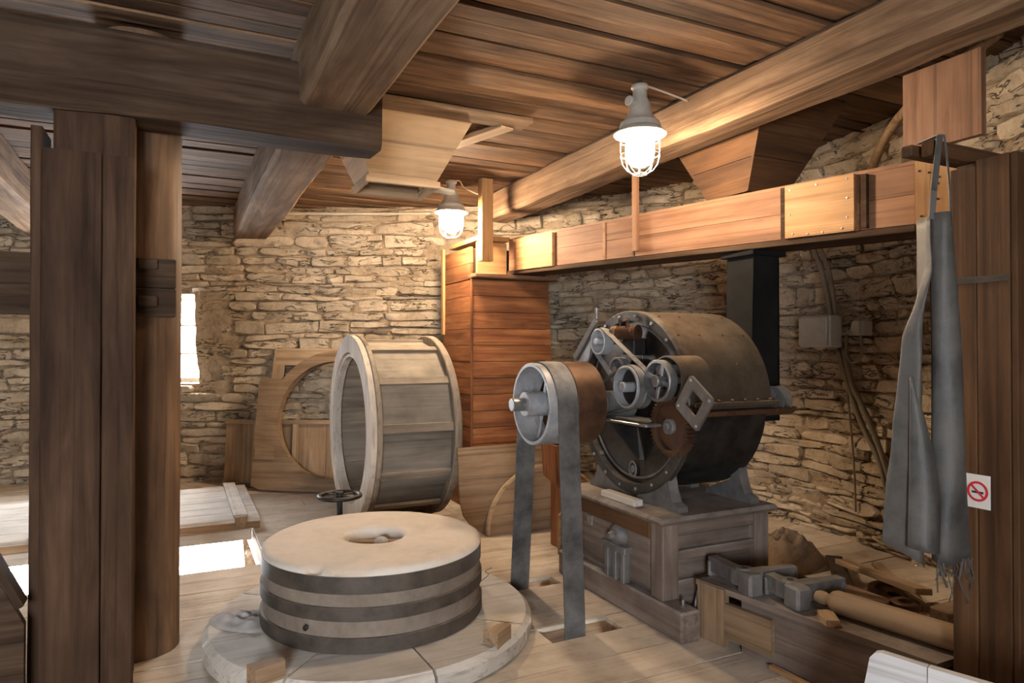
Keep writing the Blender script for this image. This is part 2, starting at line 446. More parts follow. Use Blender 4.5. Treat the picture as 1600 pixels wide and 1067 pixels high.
def wall_piece(name, s0, s1, step=.085):
    ss = grid_vals(s0, s1, step, [c for w in WIN.values() for c in w[:2]] + [c+PER for w in WIN.values() for c in w[:2]])
    zs = grid_vals(ZLOW, CZ+.12, step, [c for w in WIN.values() for c in w[2:]] + [0])
    vs, fs = [], []; nz = len(zs)
    for s in ss:
        for z in zs:
            q = wp(s, z); d = noise.noise((q.x*2.1, q.y*2.1, z*3.1))*.036 + noise.noise((q.x*6, q.y*6, z*10))*.024 - .022
            vs.append(wp(s, z, d))
    base = len(vs)
    for s in ss:
        for z in zs:
            vs.append(wp(s, z, -THICK))
    def solid(i, j):
        return 0 <= i < len(ss)-1 and 0 <= j < nz-1 and not in_win((ss[i]+ss[i+1])/2 % PER, (zs[j]+zs[j+1])/2)
    for i in range(len(ss)-1):
        for j in range(nz-1):
            if not solid(i, j): continue
            a, b, c, d = i*nz+j, (i+1)*nz+j, (i+1)*nz+j+1, i*nz+j+1
            fs.append([a, b, c, d][::-1]); fs.append([base+a, base+b, base+c, base+d])
            for (ni, nj, e) in ((i-1, j, (a, d)), (i+1, j, (b, c)), (i, j-1, (a, b)), (i, j+1, (d, c))):
                if not solid(ni, nj) and 0 <= ni < len(ss)-1 and 0 <= nj < nz-1:
                    fs.append([e[0], e[1], base+e[1], base+e[0]])
    o = obj(name, (vs, fs), M_MORTAR, None, None, True)
    return tag(o, kind='structure')
wall_back = wall_piece('wall_back', S_A, S_B)
wall_right = wall_piece('wall_right', S_B, S_C)
wall_front = wall_piece('wall_front', S_C, S_D, .2)
wall_left = wall_piece('wall_left', S_D, S_A+PER if S_A < S_D else S_A, .2)

# windows: frames, panes and the daylight that comes through
def window_build(n, rows, cols):
    a, b, z0, z1 = WIN[n]
    pa, pb = wp(a, 0, -.38), wp(b, 0, -.38); ba = -.34*0
    pa.z = pb.z = 0
    d = (pb-pa).normalized(); w = (pb-pa).length; nrm = Vector((-d.y, d.x, 0))
    ctr = (pa+pb)/2
    o = bpy.data.objects.new('window_%d' % n, None); link(o, None, T(ctr.x, ctr.y, z0)); tag(o, kind='structure')
    def bar(nm, u0, u1, v0, v1, t=.06, off=0):
        p0 = pa + d*((u0+u1)/2) + V(0, 0, v0) + nrm*off; p1 = pa + d*((u0+u1)/2) + V(0, 0, v1) + nrm*off
        if (v1-v0) < (u1-u0):
            p0 = pa + d*u0 + V(0, 0, (v0+v1)/2) + nrm*off; p1 = pa + d*u1 + V(0, 0, (v0+v1)/2) + nrm*off
            return board(nm, p0, p1, v1-v0, t, M_PALE, o, nrm)
        return board(nm, p0, p1, u1-u0, t, M_PALE, o, nrm)
    f = .055
    bar('frame_side', 0, f, z0, z1); bar('frame_side', w-f, w, z0, z1); bar('frame_rail', f, w-f, z0, z0+f); bar('frame_rail', f, w-f, z1-f, z1)
    for i in range(1, cols): bar('glazing_bar', w*i/cols-.015, w*i/cols+.015, z0+f, z1-f, .035)
    for j in range(1, rows): bar('glazing_bar', f, w-f, z0+(z1-z0)*j/rows-.015, z0+(z1-z0)*j/rows+.015, .033)
    for i in range(cols):
        for j in range(rows):
            u0, u1 = w*i/cols+.02, w*(i+1)/cols-.02; v0, v1 = z0+(z1-z0)*j/rows+.02, z0+(z1-z0)*(j+1)/rows-.02
            p0 = pa + d*u0 + V(0, 0, (v0+v1)/2); p1 = pa + d*u1 + V(0, 0, (v0+v1)/2)
            board('pane', p0, p1, v1-v0, .005, M_GLASS, o, nrm, .001)
    l = bpy.data.lights.new('daylight_portal', 'AREA'); l.shape = 'RECTANGLE'; l.size = w; l.size_y = z1-z0; l.cycles.is_portal = True
    lo = bpy.data.objects.new('daylight_portal', l); link(lo, None, frame(ctr + V(0, 0, (z0+z1)/2) + nrm*.16, d, nrm))
    return o
window_build(1, 3, 2); window_build(2, 1, 1); window_build(3, 1, 1); window_build(4, 2, 2); window_build(5, 2, 2)

# rubble stones, each its own slab
CAMP = Vector((0, 0, EYE)); CAMF = Vector((math.sin(math.radians(26)), math.cos(math.radians(26)), 0)); CAMR = Vector((CAMF.y, -CAMF.x, 0))
def stone_geo(s0, s1, zb0, zb1, zt0, zt1, depth, seed):
    US = (0, .035, .27, .52, .76, .965, 1); VS = (0, .10, .5, .90, 1); nu, nv = 6, 4; vs, fs = [], []
    rnd = random.Random(seed)
    tilt = rnd.uniform(-.02, .02); tv = rnd.uniform(-.02, .025); cr = rnd.uniform(.0, .07)
    sk0, sk1 = rnd.uniform(-.03, .03), rnd.uniform(-.03, .03)
    for i in range(nu+1):
        for j in range(nv+1):
            u, v = US[i], VS[j]
            a, b = 2*u-1, 2*v-1
            k = max(0, abs(a)-.45)/.55 * max(0, abs(b)-.3)/.7      # worn corners
            u2 = u - math.copysign(k*cr*1.3, a); v2 = v - math.copysign(k*cr*2.6, b)
            zb = zb0*(1-u2)+zb1*u2; zt = zt0*(1-u2)+zt1*u2
            z = zb*(1-v2)+zt*v2; s = s0*(1-u2)+s1*u2 + (sk0*(1-u2)+sk1*u2)*(v-.5)
            e = 1.0 if (0 < i < nu and 0 < j < nv) else 0.0
            q = noise.noise((s*4+seed, z*7, seed*.37))
            q2 = noise.noise((s*13+seed, z*19, seed*.7))
            if 0 < i < nu and 0 < j < nv: pass
            dd = depth + .022*e - .012 + q*.026 + q2*.02 + tilt*a + tv*b
            z += noise.noise((s*8, z*3+seed, 2.2))*.018; s += noise.noise((s*4, z*9+seed, 5.2))*.02
            vs.append(wp(s, z, dd))
    def vid(i, j): return i*(nv+1)+j
    for i in range(nu):
        for j in range(nv):
            fs.append([vid(i, j), vid(i, j+1), vid(i+1, j+1), vid(i+1, j)])
    rim = [vid(i, 0) for i in range(nu+1)] + [vid(nu, j) for j in range(1, nv+1)] + [vid(i, nv) for i in range(nu-1, -1, -1)] + [vid(0, j) for j in range(nv-1, 0, -1)]
    p, n, d = cur((s0+s1)/2); n3 = Vector((n.x, n.y, 0)); m = len(vs)
    for r in rim: vs.append(vs[r] + n3*.09)
    for i in range(len(rim)):
        k = (i+1) % len(rim); fs.append([rim[i], rim[k], m+k, m+i])
    return vs, fs
def lay_stones(s0, s1, z0, z1, seed, hmin=.06, hmax=.175, lmin=.2, lmax=.8):
    rnd = random.Random(seed); out = []; z = z0; row = 0
    def wob(s, r): return .05*noise.noise((s*.9, r*3.7+seed, .5)) + .018*noise.noise((s*3.1, r*5.1, 1.5))
    while z < z1:
        h = rnd.uniform(hmin, hmax); s = s0 - rnd.uniform(0, .3)
        while s < s1:
            l = rnd.uniform(lmin, lmax)*(.8 + h*1.6)
            g = rnd.uniform(.001, .012); gz = rnd.uniform(.001, .010)
            a, b = s+g/2, s+l-g/2
            if a > s0-.12 and b < s1+.12:
                zb0, zb1 = z+wob(a, row)+gz/2, z+wob(b, row)+gz/2; zt0, zt1 = z+h+wob(a, row+1)-gz/2, z+h+wob(b, row+1)-gz/2
                parts = [(zb0, zb1, zt0, zt1)]
                if h > .125 and rnd.random() < .33:
                    f0, f1 = rnd.uniform(.35, .65), rnd.uniform(.35, .65)
                    m0, m1 = zb0+(zt0-zb0)*f0, zb1+(zt1-zb1)*f1
                    parts = [(zb0, zb1, m0-.004, m1-.004), (m0+.004, m1+.004, zt0, zt1)]
                for q in parts:
                    zc = sum(q)/4; sc = (a+b)/2
                    if in_win(sc % PER, zc, .05) or in_win(a % PER, zc, .01) or in_win(b % PER, zc, .01): continue
                    out.append((a, b, *q, rnd.choice((-.012, 0, .004, .012, .02))+rnd.uniform(-.008, .008), rnd.randint(0, 9999)))
            s += l
        z += h; row += 1
    return out
def set_stones(parent, specs, lo, hi, limit=300):
    scored = []
    for sp in specs:
        c = wp((sp[0]+sp[1])/2, (sp[2]+sp[4])/2) - CAMP; d = c.dot(CAMF)
        px, py = c.dot(CAMR)/max(d, .1), c.z/max(d, .1)
        vis = d > 1 and abs(px) < .77 and abs(py) < .52
        scored.append(((sp[1]-sp[0])*(sp[4]-sp[2])/max(d, 1)**2 if vis else 0, sp))
    scored.sort(key=lambda t: -t[0])
    rest = []
    for k, (sc, sp) in enumerate(scored):
        g = stone_geo(*sp)
        if k < limit and sc > 0:
            c = sum((Vector(p) for p in g[0]), Vector())/len(g[0])
            obj('stone', xf(g, T(*(-c))), M_STONE, parent, T(*c), 'auto')
        else: rest.append(g)
    if rest:
        tag(obj('small_stones', joined(rest), M_STONE, parent, None, True), kind='stuff')
set_stones(wall_back, lay_stones(s_at(-2.9, 9.9), S_B, -.05, CZ-.02, 11) + lay_stones(s_at(-2.9, 9.9), s_at(1.2, 8.5), -1.9, -.1, 12, .1, .22), 0, 0)
set_stones(wall_right, lay_stones(S_B, s_at(4.0, 1.7), -.05, CZ-.02, 13, .055, .15, .16, .6), 0, 0)

# ------------------------------------------------------------------ floor
HATCH = (-1.95, .6, 5.40, 8.03)
SLOT1 = (1.93, 2.36, 4.07, 4.24); SLOT2 = (1.84, 2.30, 3.26, 3.45)
HOLES = [HATCH, SLOT1, SLOT2]
def inside(x, y, pad=0.3):
    best = min(range(0, NC, 4), key=lambda k: (CUR[k]-Vector((x, y))).length_squared)
    p, n, d = cur(ARC[best]); return (Vector((x, y))-p).dot(n) < pad
def x_extent(y, pad=.25):
    xs = [x*.1 for x in range(-70, 56) if inside(x*.1, y, pad)]
    return (min(xs), max(xs)) if xs else None
def cells(xs, ys, z0, z1, holes, test=True):
    gs = []
    for a, b in zip(xs, xs[1:]):
        for c, d in zip(ys, ys[1:]):
            mx, my = (a+b)/2, (c+d)/2
            if any(h[0] < mx < h[1] and h[2] < my < h[3] for h in holes): continue
            if test and not inside(mx, my, .3): continue
            gs.append(xf(cbox(b-a, d-c, z1-z0, .0), T(mx, my, (z0+z1)/2)))
    return joined(gs)
def steps(lo, hi, k, extra): return grid_vals(lo, hi, k, extra)
xs = steps(-6.8, 5.4, .5, [h[i] for h in HOLES for i in (0, 1)]); ys = steps(-3, 10.4, .5, [h[i] for h in HOLES for i in (2, 3)])
floor = tag(obj('floor', cells(xs, ys, -.15, -.032, HOLES), M_BROWN), kind='structure')
edges = [3.26 - .27*i for i in range(22, 0, -1)] + [3.26, 3.45, 3.66, 3.87, 4.07, 4.24] + [4.24+.232*i for i in range(1, 5)] + [5.40, 5.66, 5.92, 6.19, 6.45, 6.71, 6.97, 7.23, 7.5, 7.77, 8.03] + [8.03+.26*i for i in range(1, 9)]
rr = random.Random(5)
for y0, y1 in zip(edges, edges[1:]):
    e = x_extent((y0+y1)/2)
    if not e: continue
    cuts = [e[0]]; x = e[0] + rr.uniform(.8, 3)
    while x < e[1]-.5: cuts.append(x); x += rr.uniform(2.2, 4.2)
    cuts.append(e[1])
    segs = list(zip(cuts, cuts[1:]))
    for h in HOLES:
        if h[2] <= (y0+y1)/2 <= h[3]:
            ns = []
            for a, b in segs:
                if b <= h[0] or a >= h[1]: ns.append((a, b)); continue
                if a < h[0]: ns.append((a, h[0]))
                if b > h[1]: ns.append((h[1], b))
            segs = ns
    for a, b in segs:
        dz = rr.uniform(-.004, .0); g = rr.uniform(.002, .006)
        box('plank', a+.003, b-.003, y0+g/2, y1-g/2, -.032+dz, dz, M_FLOOR, floor, .003)
tag(obj('floor_lower', cells(steps(-6.8, 5.4, 1.2, []), steps(-3, 10.4, 1.2, []), ZLOW-.1, ZLOW, [], True), M_FLOOR), kind='structure')
# trimmer joists round the hatch
for nm, q, gr, lab in (('hatch_joist', (-1.94, .59, 6.50, 6.60, -.10, -.002), 'X', 'heavy joist under the far edge of the open floor hatch'),
                  ('hatch_joist', (.62, .76, 5.1, 8.0, -.32, -.155), 'Y', 'joist under the right edge of the floor hatch')):
    tag(box(nm, *q, M_PALE, None, .008, gr), lab, 'joist')

# ------------------------------------------------------------------ ceiling
ceiling = tag(obj('ceiling', cells(steps(-6.8, 5.4, .6, []), steps(-3, 10.4, .6, []), CZ+.045, CZ+.14, []), M_BEAM), kind='structure')
rr = random.Random(9); y = -2.7
while y < 10.2:
    w = rr.uniform(.12, .215); e = x_extent(y+w/2, .2)
    if e:
        cuts = [e[0]] + ([rr.uniform(.65, .85)] if rr.random() < .5 else []) + ([3.08] if rr.random() < .6 else []) + [e[1]]
        cuts = [c for c in cuts if e[0] <= c <= e[1]]
        for a, b in zip(cuts, cuts[1:]):
            if b-a < .1: continue
            dz = rr.uniform(-.012, .012); tl = rr.uniform(-.045, .045); g = rr.uniform(.005, .016)
            M = T((a+b)/2, y+w/2, CZ+.02+dz) @ Matrix.Rotation(tl, 4, 'X')
            obj('plank', cbox(b-a-.004, w-g, .028, .004), M_CEIL, ceiling, M)
    y += w

# ------------------------------------------------------------------ beams and posts
def beam(name, label, x0, x1, y0, y1, z0, z1, along, mat=M_BEAM, seed=0, ch=.025, amp=.012):
    if along == 'X': o = timber(name, (x0, (y0+y1)/2, (z0+z1)/2), (x1, (y0+y1)/2, (z0+z1)/2), y1-y0, z1-z0, mat, None, (0, 0, 1), ch, amp, seed)
    elif along == 'Y': o = timber(name, ((x0+x1)/2, y0, (z0+z1)/2), ((x0+x1)/2, y1, (z0+z1)/2), x1-x0, z1-z0, mat, None, (0, 0, 1), ch, amp, seed)
    else: o = timber(name, ((x0+x1)/2, (y0+y1)/2, z0), ((x0+x1)/2, (y0+y1)/2, z1), x1-x0, y1-y0, mat, None, (0, -1, 0), ch, amp, seed)
    return o
tag(beam('girder_beam', '', -6.2, 1.0, 3.675, 3.965, 2.70, 3.11, 'X', M_RAIL, 1), 'massive dark girder on top of the square post at the upper left', 'beam')
tag(beam('ceiling_beam', '', .56, .93, -1.9, 8.9, 2.876, 3.245, 'Y', M_BEAM, 2), 'broad cross beam lying on the end of the dark girder', 'beam')
tag(beam('ceiling_beam', '', 2.93, 3.24, -.2, 6.72, 2.968, 3.245, 'Y', M_BEAM, 3, .035), 'long ceiling beam running above the lit lamp to the right', 'beam')
tag(beam('ceiling_beam', '', -1.56, -1.22, -2.2, 9.6, 2.876, 3.245, 'Y', M_BEAM, 4), 'pale cross beam at the far left behind the square post', 'beam')
# square post: core, cladding, keys
post = thing('square_post', 'thick dark square timber post with a long crack, left foreground', 'post', (-.38, 3.75, 0))
timber('core', (-.36, 3.825, 0), (-.36, 3.825, 2.705), .33, .2, M_POST, post, (0, -1, 0), .015, .005, 21)
timber('cladding_plank', (-.435, 3.685, 0), (-.435, 3.685, 2.49), .232, .15, M_POST, post, (0, -1, 0), .004, .003, 22)
timber('cladding_plank', (-.253, 3.68, 0), (-.253, 3.68, 2.485), .125, .15, M_POST, post, (0, -1, 0), .005, .003, 23)
timber('side_plank', (-.577, 3.79, 0), (-.577, 3.79, 2.60), .045, .24, M_POST, post, (0, -1, 0), .006, .004, 24)
lg = []
for i in range(25):
    z = 3.246*i/24; lg.append(z)
def log_geo(r, zs, seed, n=28):
    vs, fs = [], []
    for z in zs:
        for k in range(n):
            a = 2*PI*k/n; q = 1 + .03*noise.noise((math.cos(a)*1.2, math.sin(a)*1.2, z*.4+seed)) + .010*noise.noise((math.cos(a)*6, math.sin(a)*6, z*.7+seed))
            vs.append((z, r*q*math.cos(a), r*q*math.sin(a)))
    m = len(zs)
    for i in range(m-1):
        for k in range(n): fs.append([i*n+k, i*n+(k+1) % n, (i+1)*n+(k+1) % n, (i+1)*n+k])
    fs.append(list(range(n))[::-1]); fs.append([(m-1)*n+k for k in range(n)])
    return vs, fs
RP = (-.19, 4.175)
rp = obj('round_post', log_geo(.2, lg, 3), M_LOG, None, frame((RP[0], RP[1], 0), (0, 0, 1), (0, -1, 0)), 'auto')
tag(rp, 'smooth round log post standing behind the square post', 'post')
rail = thing('tie_rail', 'dark horizontal tie rail wedged between the square and the round post', 'rail', (-2.6, 3.955, 1.75))
board('rail_board', (-5.2, 3.949, 1.835), (-.015, 3.949, 1.835), .145, .05, M_RAIL, rail, (0, -1, 0), .006)
board('rail_board', (-5.2, 3.949, 1.985), (-.015, 3.949, 1.985), .15, .05, M_RAIL, rail, (0, -1, 0), .006)
for z in (1.84, 2.03): board('wedge', (-.19, 3.908, z), (-.10, 3.908, z), .055, .034, M_RAIL, rail, (0, -1, 0), .008)
br = thing('diagonal_brace', 'sloping grey brace board beside the foot of the square post', 'brace', (-.56, 3.6, 0))
obj('brace_board', prism([(-.59, .0), (-.59, .42), (-1.13, 1.58), (-1.50, 1.58), (-.98, .0)], -.022, .022), M_RAIL, br, frame((0, 3.57, 0), (1, 0, 0), (0, -1, 0)))
board('edge_strip', (-1.12, 3.57, 1.61), (-.60, 3.57, .50), .03, .10, M_RAIL, br, (0, -1, 0), .005)

# ------------------------------------------------------------------ hatch covers
def hatch_cover(name, x0, x1, label, bat):
    t = thing(name, label, 'hatch cover', ((x0+x1)/2, 7.4, 0))
    k = 6
    for i in range(k):
        y0 = 6.56+1.62*i/k; y1 = 6.56+1.62*(i+1)/k-.004
        box('cover_plank', x0, x1, y0-.06, y1-.06, .061, .095, M_PALE, t, .004)
    for x in bat: box('batten', x-.06, x+.06, 6.54, 8.16, .096, .122, M_PALE, t, .004, 'Y')
    for x in bat: box('batten_end', x-.05, x+.05, 6.47, 6.535, .02, .115, M_BROWN, t, .005, 'Y')
    box('front_rail', x0, x1, 6.50, 6.555, .0, .06, M_BROWN, t, .005)
    box('back_rail', x0, x1, 8.0, 8.06, .0, .06, M_BROWN, t, .005)
    return t
hatch_cover('hatch_cover', -.62, .66, 'pale planked hatch cover with battens beside the round post, right of it', (.5,))
hatch_cover('hatch_cover', -1.95, -.68, 'pale planked hatch cover at the left edge behind the square post', (-1.0, -1.75))

# ------------------------------------------------------------------ millstone and its bed
CX, CY = 1.012, 3.88
bed = thing('millstone_bed', 'round flour-covered wooden bed under the millstone', 'mill bed', (CX, CY, 0))
for k in range(8):
    a0, a1 = 2*PI*k/8+.06+.012, 2*PI*(k+1)/8+.06-.004
    g = lathe([(.35, .0), (.885, .0), (.9, .015), (.9, .085), (.87, .115), (.35, .118)], 10, True, a0, a1)
    obj('bed_segment', g, M_PALE, bed, T(CX, CY, 0), 'auto')
obj('bed_core', disc(.40, .0, .119, 32), M_PALE, bed, T(CX, CY, 0), 'auto')
for (x, y, rz, s) in ((.36, 3.24, .35, 1), (1.47, 3.17, .62, .9)):
    M = T(x, y, .155*s) @ Matrix.Rotation(rz, 4, 'Z')
    g = prism([(-.07, -.035), (.07, -.035), (.075, .0), (.035, .03), (-.03, .035), (-.07, .05)], -.04, .04)
    obj('stop_block', g, M_BROWN, bed, M)
ms = thing('millstone', 'large round runner millstone bound with iron hoops', 'millstone', (CX, CY, .12))
R = .607
top = []
nr, na = 22, 96
vs, fs = [], []
prof = [.165+(R-.165)*i/nr for i in range(nr+1)]
def chip(a, r):
    e = 0
    for ca, wd, dp in ((-2.33, .10, .05), (-2.12, .09, .03), (-1.95, .12, .02)):
        e += dp*max(0, 1-((a-ca)/wd)**2)*max(0, (r-.517)/.09)
    return e
for i in range(na):
    a = -PI + 2*PI*i/na
    for j, r in enumerate(prof):
        z = .405 + .012*(1-r/R) + .004*noise.noise((r*math.cos(a)*5, r*math.sin(a)*5, .3)) - chip(a, r)
        if j == 0: z -= .02
        if j == nr: z -= .012
        q = 1 + .008*noise.noise((math.cos(a)*3, math.sin(a)*3, r*2)) if j < 3 else 1
        vs.append((r*q*math.cos(a), r*q*math.sin(a), z))
    for (r, z) in ((R+.002, .375), (R+.002, .335)): vs.append((r*math.cos(a), r*math.sin(a), z))
    vs.append((.155*math.cos(a), .155*math.sin(a), .12))
k = nr+4
for i in range(na):
    i2 = (i+1) % na
    for j in range(nr+2): fs.append([i*k+j, i*k+j+1, i2*k+j+1, i2*k+j])
    fs.append([i*k, i2*k, i2*k+k-1, i*k+k-1])
obj('stone_top', (vs, fs), M_MILL, ms, T(CX, CY, .12), True)
obj('stone_side', lathe([(R-.1, .0), (R-.004, .0), (R-.004, .34), (R-.1, .34)], 96, True), M_MILLSIDE, ms, T(CX, CY, .121), 'auto')
for z0, z1, e in ((.285, .372, .004), (.155, .222, .009), (.0, .075, .010)):
    obj('iron_hoop', ring(R-.006, R+e, z0, z1, 96), M_HOOP, ms, T(CX, CY, .121), 'auto')
obj('eye_floor', disc(.158, .10, .20, 32), M_MILLSIDE, ms, T(CX, CY, .12), 'auto')
obj('rynd_bar', cbox(.30, .055, .05, .008), M_BROWN, ms, T(CX, CY, .12+.355) @ Matrix.Rotation(-.35, 4, 'Z'))
def heap(n, r, h, seed, sx=1, sy=1, lump=.3):
    vs, fs = [], []; m = 14
    for j in range(m+1):
        for i in range(n):
            a = 2*PI*i/n; rr_ = r*j/m*(1+.15*noise.noise((math.cos(a), math.sin(a), seed)))
            x, y = rr_*math.cos(a)*sx, rr_*math.sin(a)*sy
            t = j/m; z = h*(1-t*t)*(1+lump*noise.noise((x*9, y*9, seed)) + lump*.7*noise.noise((x*22, y*22, seed+3)))
            vs.append((x, y, max(0, z) if j < m else -.004))
    for j in range(m):
        for i in range(n): fs.append([j*n+i, (j+1)*n+i, (j+1)*n+(i+1) % n, j*n+(i+1) % n])
    return vs, fs
obj('flour_in_eye', heap(18, .045, .028, 3), M_FLOURHEAP, ms, T(CX+.035, CY-.02, .12+.375), True)
obj('lifting_hole', disc(.014, 0, .012, 14), M_IRON, ms, frame((CX-.45, CY-.436, .24), (.7, -.7, 0), (-.72, -.695, 0)))
tag(obj('flour_heap', heap(44, .16, .034, 8, 1.3, .8, 1.1), M_FLOURHEAP, None, T(.315, 4.0, .120) @ Matrix.Rotation(-1.0, 4, 'Z'), True), 'lumpy grey flour heap on the bed left of the millstone', 'flour heap')

# handwheel behind the stone
hw = thing('handwheel', 'small black iron handwheel on a spindle behind the millstone', 'handwheel', (1.09, 5.02, 0))
obj('spindle', lathe([(1e-4, .0), (.05, .0), (.05, .02), (.022, .03), (.022, .55), (1e-4, .55)], 14), M_IRON, hw, T(1.05, 5.0, 0), 'auto')
obj('rim', lathe([(.145+.016*math.cos(a), .016*math.sin(a)) for a in [2*PI*i/8 for i in range(8)]], 36, True), M_IRON, hw, T(1.05, 5.0, .535), True)
obj('hub', disc(.03, -.018, .03, 14), M_IRON, hw, T(1.05, 5.0, .535), 'auto')
for k in range(4):
    a = .5+PI/2*k; board('spoke', (1.05+.02*math.cos(a), 5+.02*math.sin(a), .54), (1.05+.14*math.cos(a), 5+.14*math.sin(a), .535), .022, .012, M_IRON, hw)

# ------------------------------------------------------------------ wooden tun lying on its side
TX0, TX1, TY, TZ, TR = 1.45, 2.2, 6.42, .865, .86
tun = thing('millstone_tun', 'big dusty twelve-sided wooden tun standing on its rim', 'tun', (1.83, TY, 0))
TM = lambda x: T(x, TY, TZ) @ AXX
obj('front_rim', ring(TR-.16, TR, -.03, .03, 60, .008), M_PALE, tun, TM(TX0), 'auto')
obj('front_rim_hoop', ring(TR-.10, TR+.003, .031, .075, 60, .006), M_GREYWOOD, tun, TM(TX0), 'auto')
obj('inner_lip', ring(TR-.20, TR-.17, -.012, .05, 60, .006), M_PALE, tun, TM(TX0), 'auto')
obj('back_rim', ring(TR-.13, TR, -.035, .035, 60, .008), M_GREYWOOD, tun, TM(TX1), 'auto')
ns = 12; ro = TR-.055
for k in range(ns):
    a0, a1 = 2*PI*(k-.5)/ns-.19, 2*PI*(k+.5)/ns-.19
    q = []
    for a, x in ((a0, TX0+.07), (a0, TX1-.03), (a1, TX1-.03), (a1, TX0+.07)):
        q.append(V(x, TY-ro*math.cos(a), TZ+ro*math.sin(a)))
    am = (a0+a1)/2
    slab('panel', q, .022, M_TUNPANEL, tun, (0, math.cos(am), -math.sin(am)))
    lq = [V(p.x, TY+(p.y-TY)*.955, TZ+(p.z-TZ)*.955) for p in q]
    slab('lining_board', lq, .018, M_GREYWOOD, tun, (0, math.cos(am), -math.sin(am)))
    c = V(0, TY-(ro+.004)*math.cos(a1), TZ+(ro+.004)*math.sin(a1))
    board('batten', (TX0+.07, c.y, c.z), (TX1-.03, c.y, c.z), .075, .028, M_GREYWOOD, tun, (0, -math.cos(a1), math.sin(a1)), .004)

# round-holed frame and panels leaning against the wall
fr = thing('round_hole_frame', 'square board frame with a large round hole leaning on the stone wall', 'frame', (1.2, 8.0, 0))
fd = V(.82, -.57, 0).normalized()
lean = math.radians(9)
upv = V(-fd.y*math.sin(lean), fd.x*math.sin(lean), math.cos(lean))
FM = frame((.75, 8.22, .012), fd, fd.cross(upv))
nn = 64; hc = (.92, .80); hr = .655
inner, outer = [], []
def outline(a):
    """outer edge of the frame on a ray from the hole's centre"""
    dx, dy = math.cos(a), math.sin(a)
    c = []
    if dx < -1e-6: c.append((-.92)/dx)
    if dx > 1e-6: c.append(.92/dx)
    if dy < -1e-6: c.append((-.80)/dy)
    r = min(c) if c else 9
    if dy > .55: r = min(r, .775)
    elif dy > .0:
        r = min(r, 1.02)
    return r
for i in range(nn):
    a = 2*PI*i/nn; r = outline(a)
    outer.append((hc[0]+r*math.cos(a), hc[1]+r*math.sin(a))); inner.append((hc[0]+hr*math.cos(a), hc[1]+hr*math.sin(a)))
obj('frame_board', plate_hole(outer, inner, -.05, .05), M_BROWN, fr, FM, 'auto')
def fpt(x, y, z): return FM @ V(x, y, z)
board('corner_block', fpt(.03, .42, .06), fpt(.26, .42, .06), .17, .025, M_BROWN, fr, FM.to_3x3() @ V(0, 0, 1))
back = 1 if (FM.to_3x3() @ V(0, 0, 1)).dot(V(.4, .9, 0)) > 0 else -1
board('top_plank', fpt(.12, 1.52, back*.075), fpt(1.6, 1.52, back*.075), .2, .03, M_HOPPER, fr, FM.to_3x3() @ V(0, 0, 1))
board('side_plank', fpt(.10, .1, back*.075), fpt(.17, 1.62, back*.078), .14, .03, M_HOPPER, fr, FM.to_3x3() @ V(0, 0, 1))
pn = thing('leaning_panel', 'low brown framed panel propped against the wall behind the round-holed frame', 'panel', (1.0, 8.45, 0))
pd = V(.87, -.49, 0).normalized(); pu = V(.05, .1, 1).normalized(); pnn = pd.cross(pu); P0 = V(.47, 8.6, .004)
def pp(x, y, z=0): return P0 + pd*x + pu*y + pnn*z
for i in range(4):
    x0, x1 = .0+.4*i, .4*(i+1)-.005
    slab('panel_board', [pp(x0, .03), pp(x0, .72), pp(x1, .72), pp(x1, .03)], .02, M_BROWN, pn, -pnn, pu)
board('top_rail', pp(-.01, .745, .01), pp(1.62, .745, .01), .05, .045, M_BROWN, pn, pnn)
board('stile', pp(.84, .03, .02), pp(.84, .72, .02), .07, .03, M_HOPPER, pn, pnn)
board('bottom_rail', pp(-.01, .02, .01), pp(1.62, .02, .01), .05, .045, M_BROWN, pn, pnn)

# ------------------------------------------------------------------ red-brown board tower
tw = thing('elevator_tower', 'tall boxed tower of reddish-brown horizontal boards behind the tun', 'elevator box', (3.05, 6.6, 0))
box('body', 2.63, 3.45, 6.27, 6.98, .0, 2.6, M_RAIL, tw, .004, 'Z')
nb = 14
for i in range(nb):
    z0, z1 = 2.295*i/nb, 2.295*(i+1)/nb-.006
    w0, w1 = 3.58-.12*i/nb, 3.58-.12*(i+1)/nb
    dy = random.uniform(-.004, .004)
    slab('board', [(2.60, 6.238+dy, z0), (w0, 6.238+dy, z0), (w1, 6.238+dy, z1), (2.60, 6.238+dy, z1)], .028, M_RED, tw, (0, 1, 0))
nb = 16
for i in range(nb):
    z0, z1 = 2.62*i/nb, 2.62*(i+1)/nb-.006; dx = random.uniform(-.004, .004)
    slab('board', [(2.598+dx, 6.27, z0), (2.598+dx, 7.02, z0), (2.598+dx, 7.02, z1), (2.598+dx, 6.27, z1)], .028, M_RED, tw, (1, 0, 0))
box('corner_strip', 2.585, 2.61, 6.225, 6.25, .0, 2.33, M_RED, tw, .004, 'Z')
box('edge_strip', 2.57, 2.6, 6.98, 7.04, 1.75, 2.68, M_PINE, tw, .004, 'Z')
box('ledge', 2.58, 3.5, 6.1, 6.3, 2.30, 2.335, M_TROUGH, tw, .004)
box('upper_panel', 2.64, 2.965, 6.2, 6.235, 2.34, 2.66, M_PINE, tw, .004)
box('top_plate', 2.62, 2.96, 6.12, 6.9, 2.665, 2.71, M_PINE, tw, .004)
tag(beam('support_post', '', 2.615, 2.735, 6.02, 6.115, 2.45, 3.246, 'Z', M_PINE, 31, .006, .003), 'short pine post hanging beside the far lamp above the board tower', 'post')

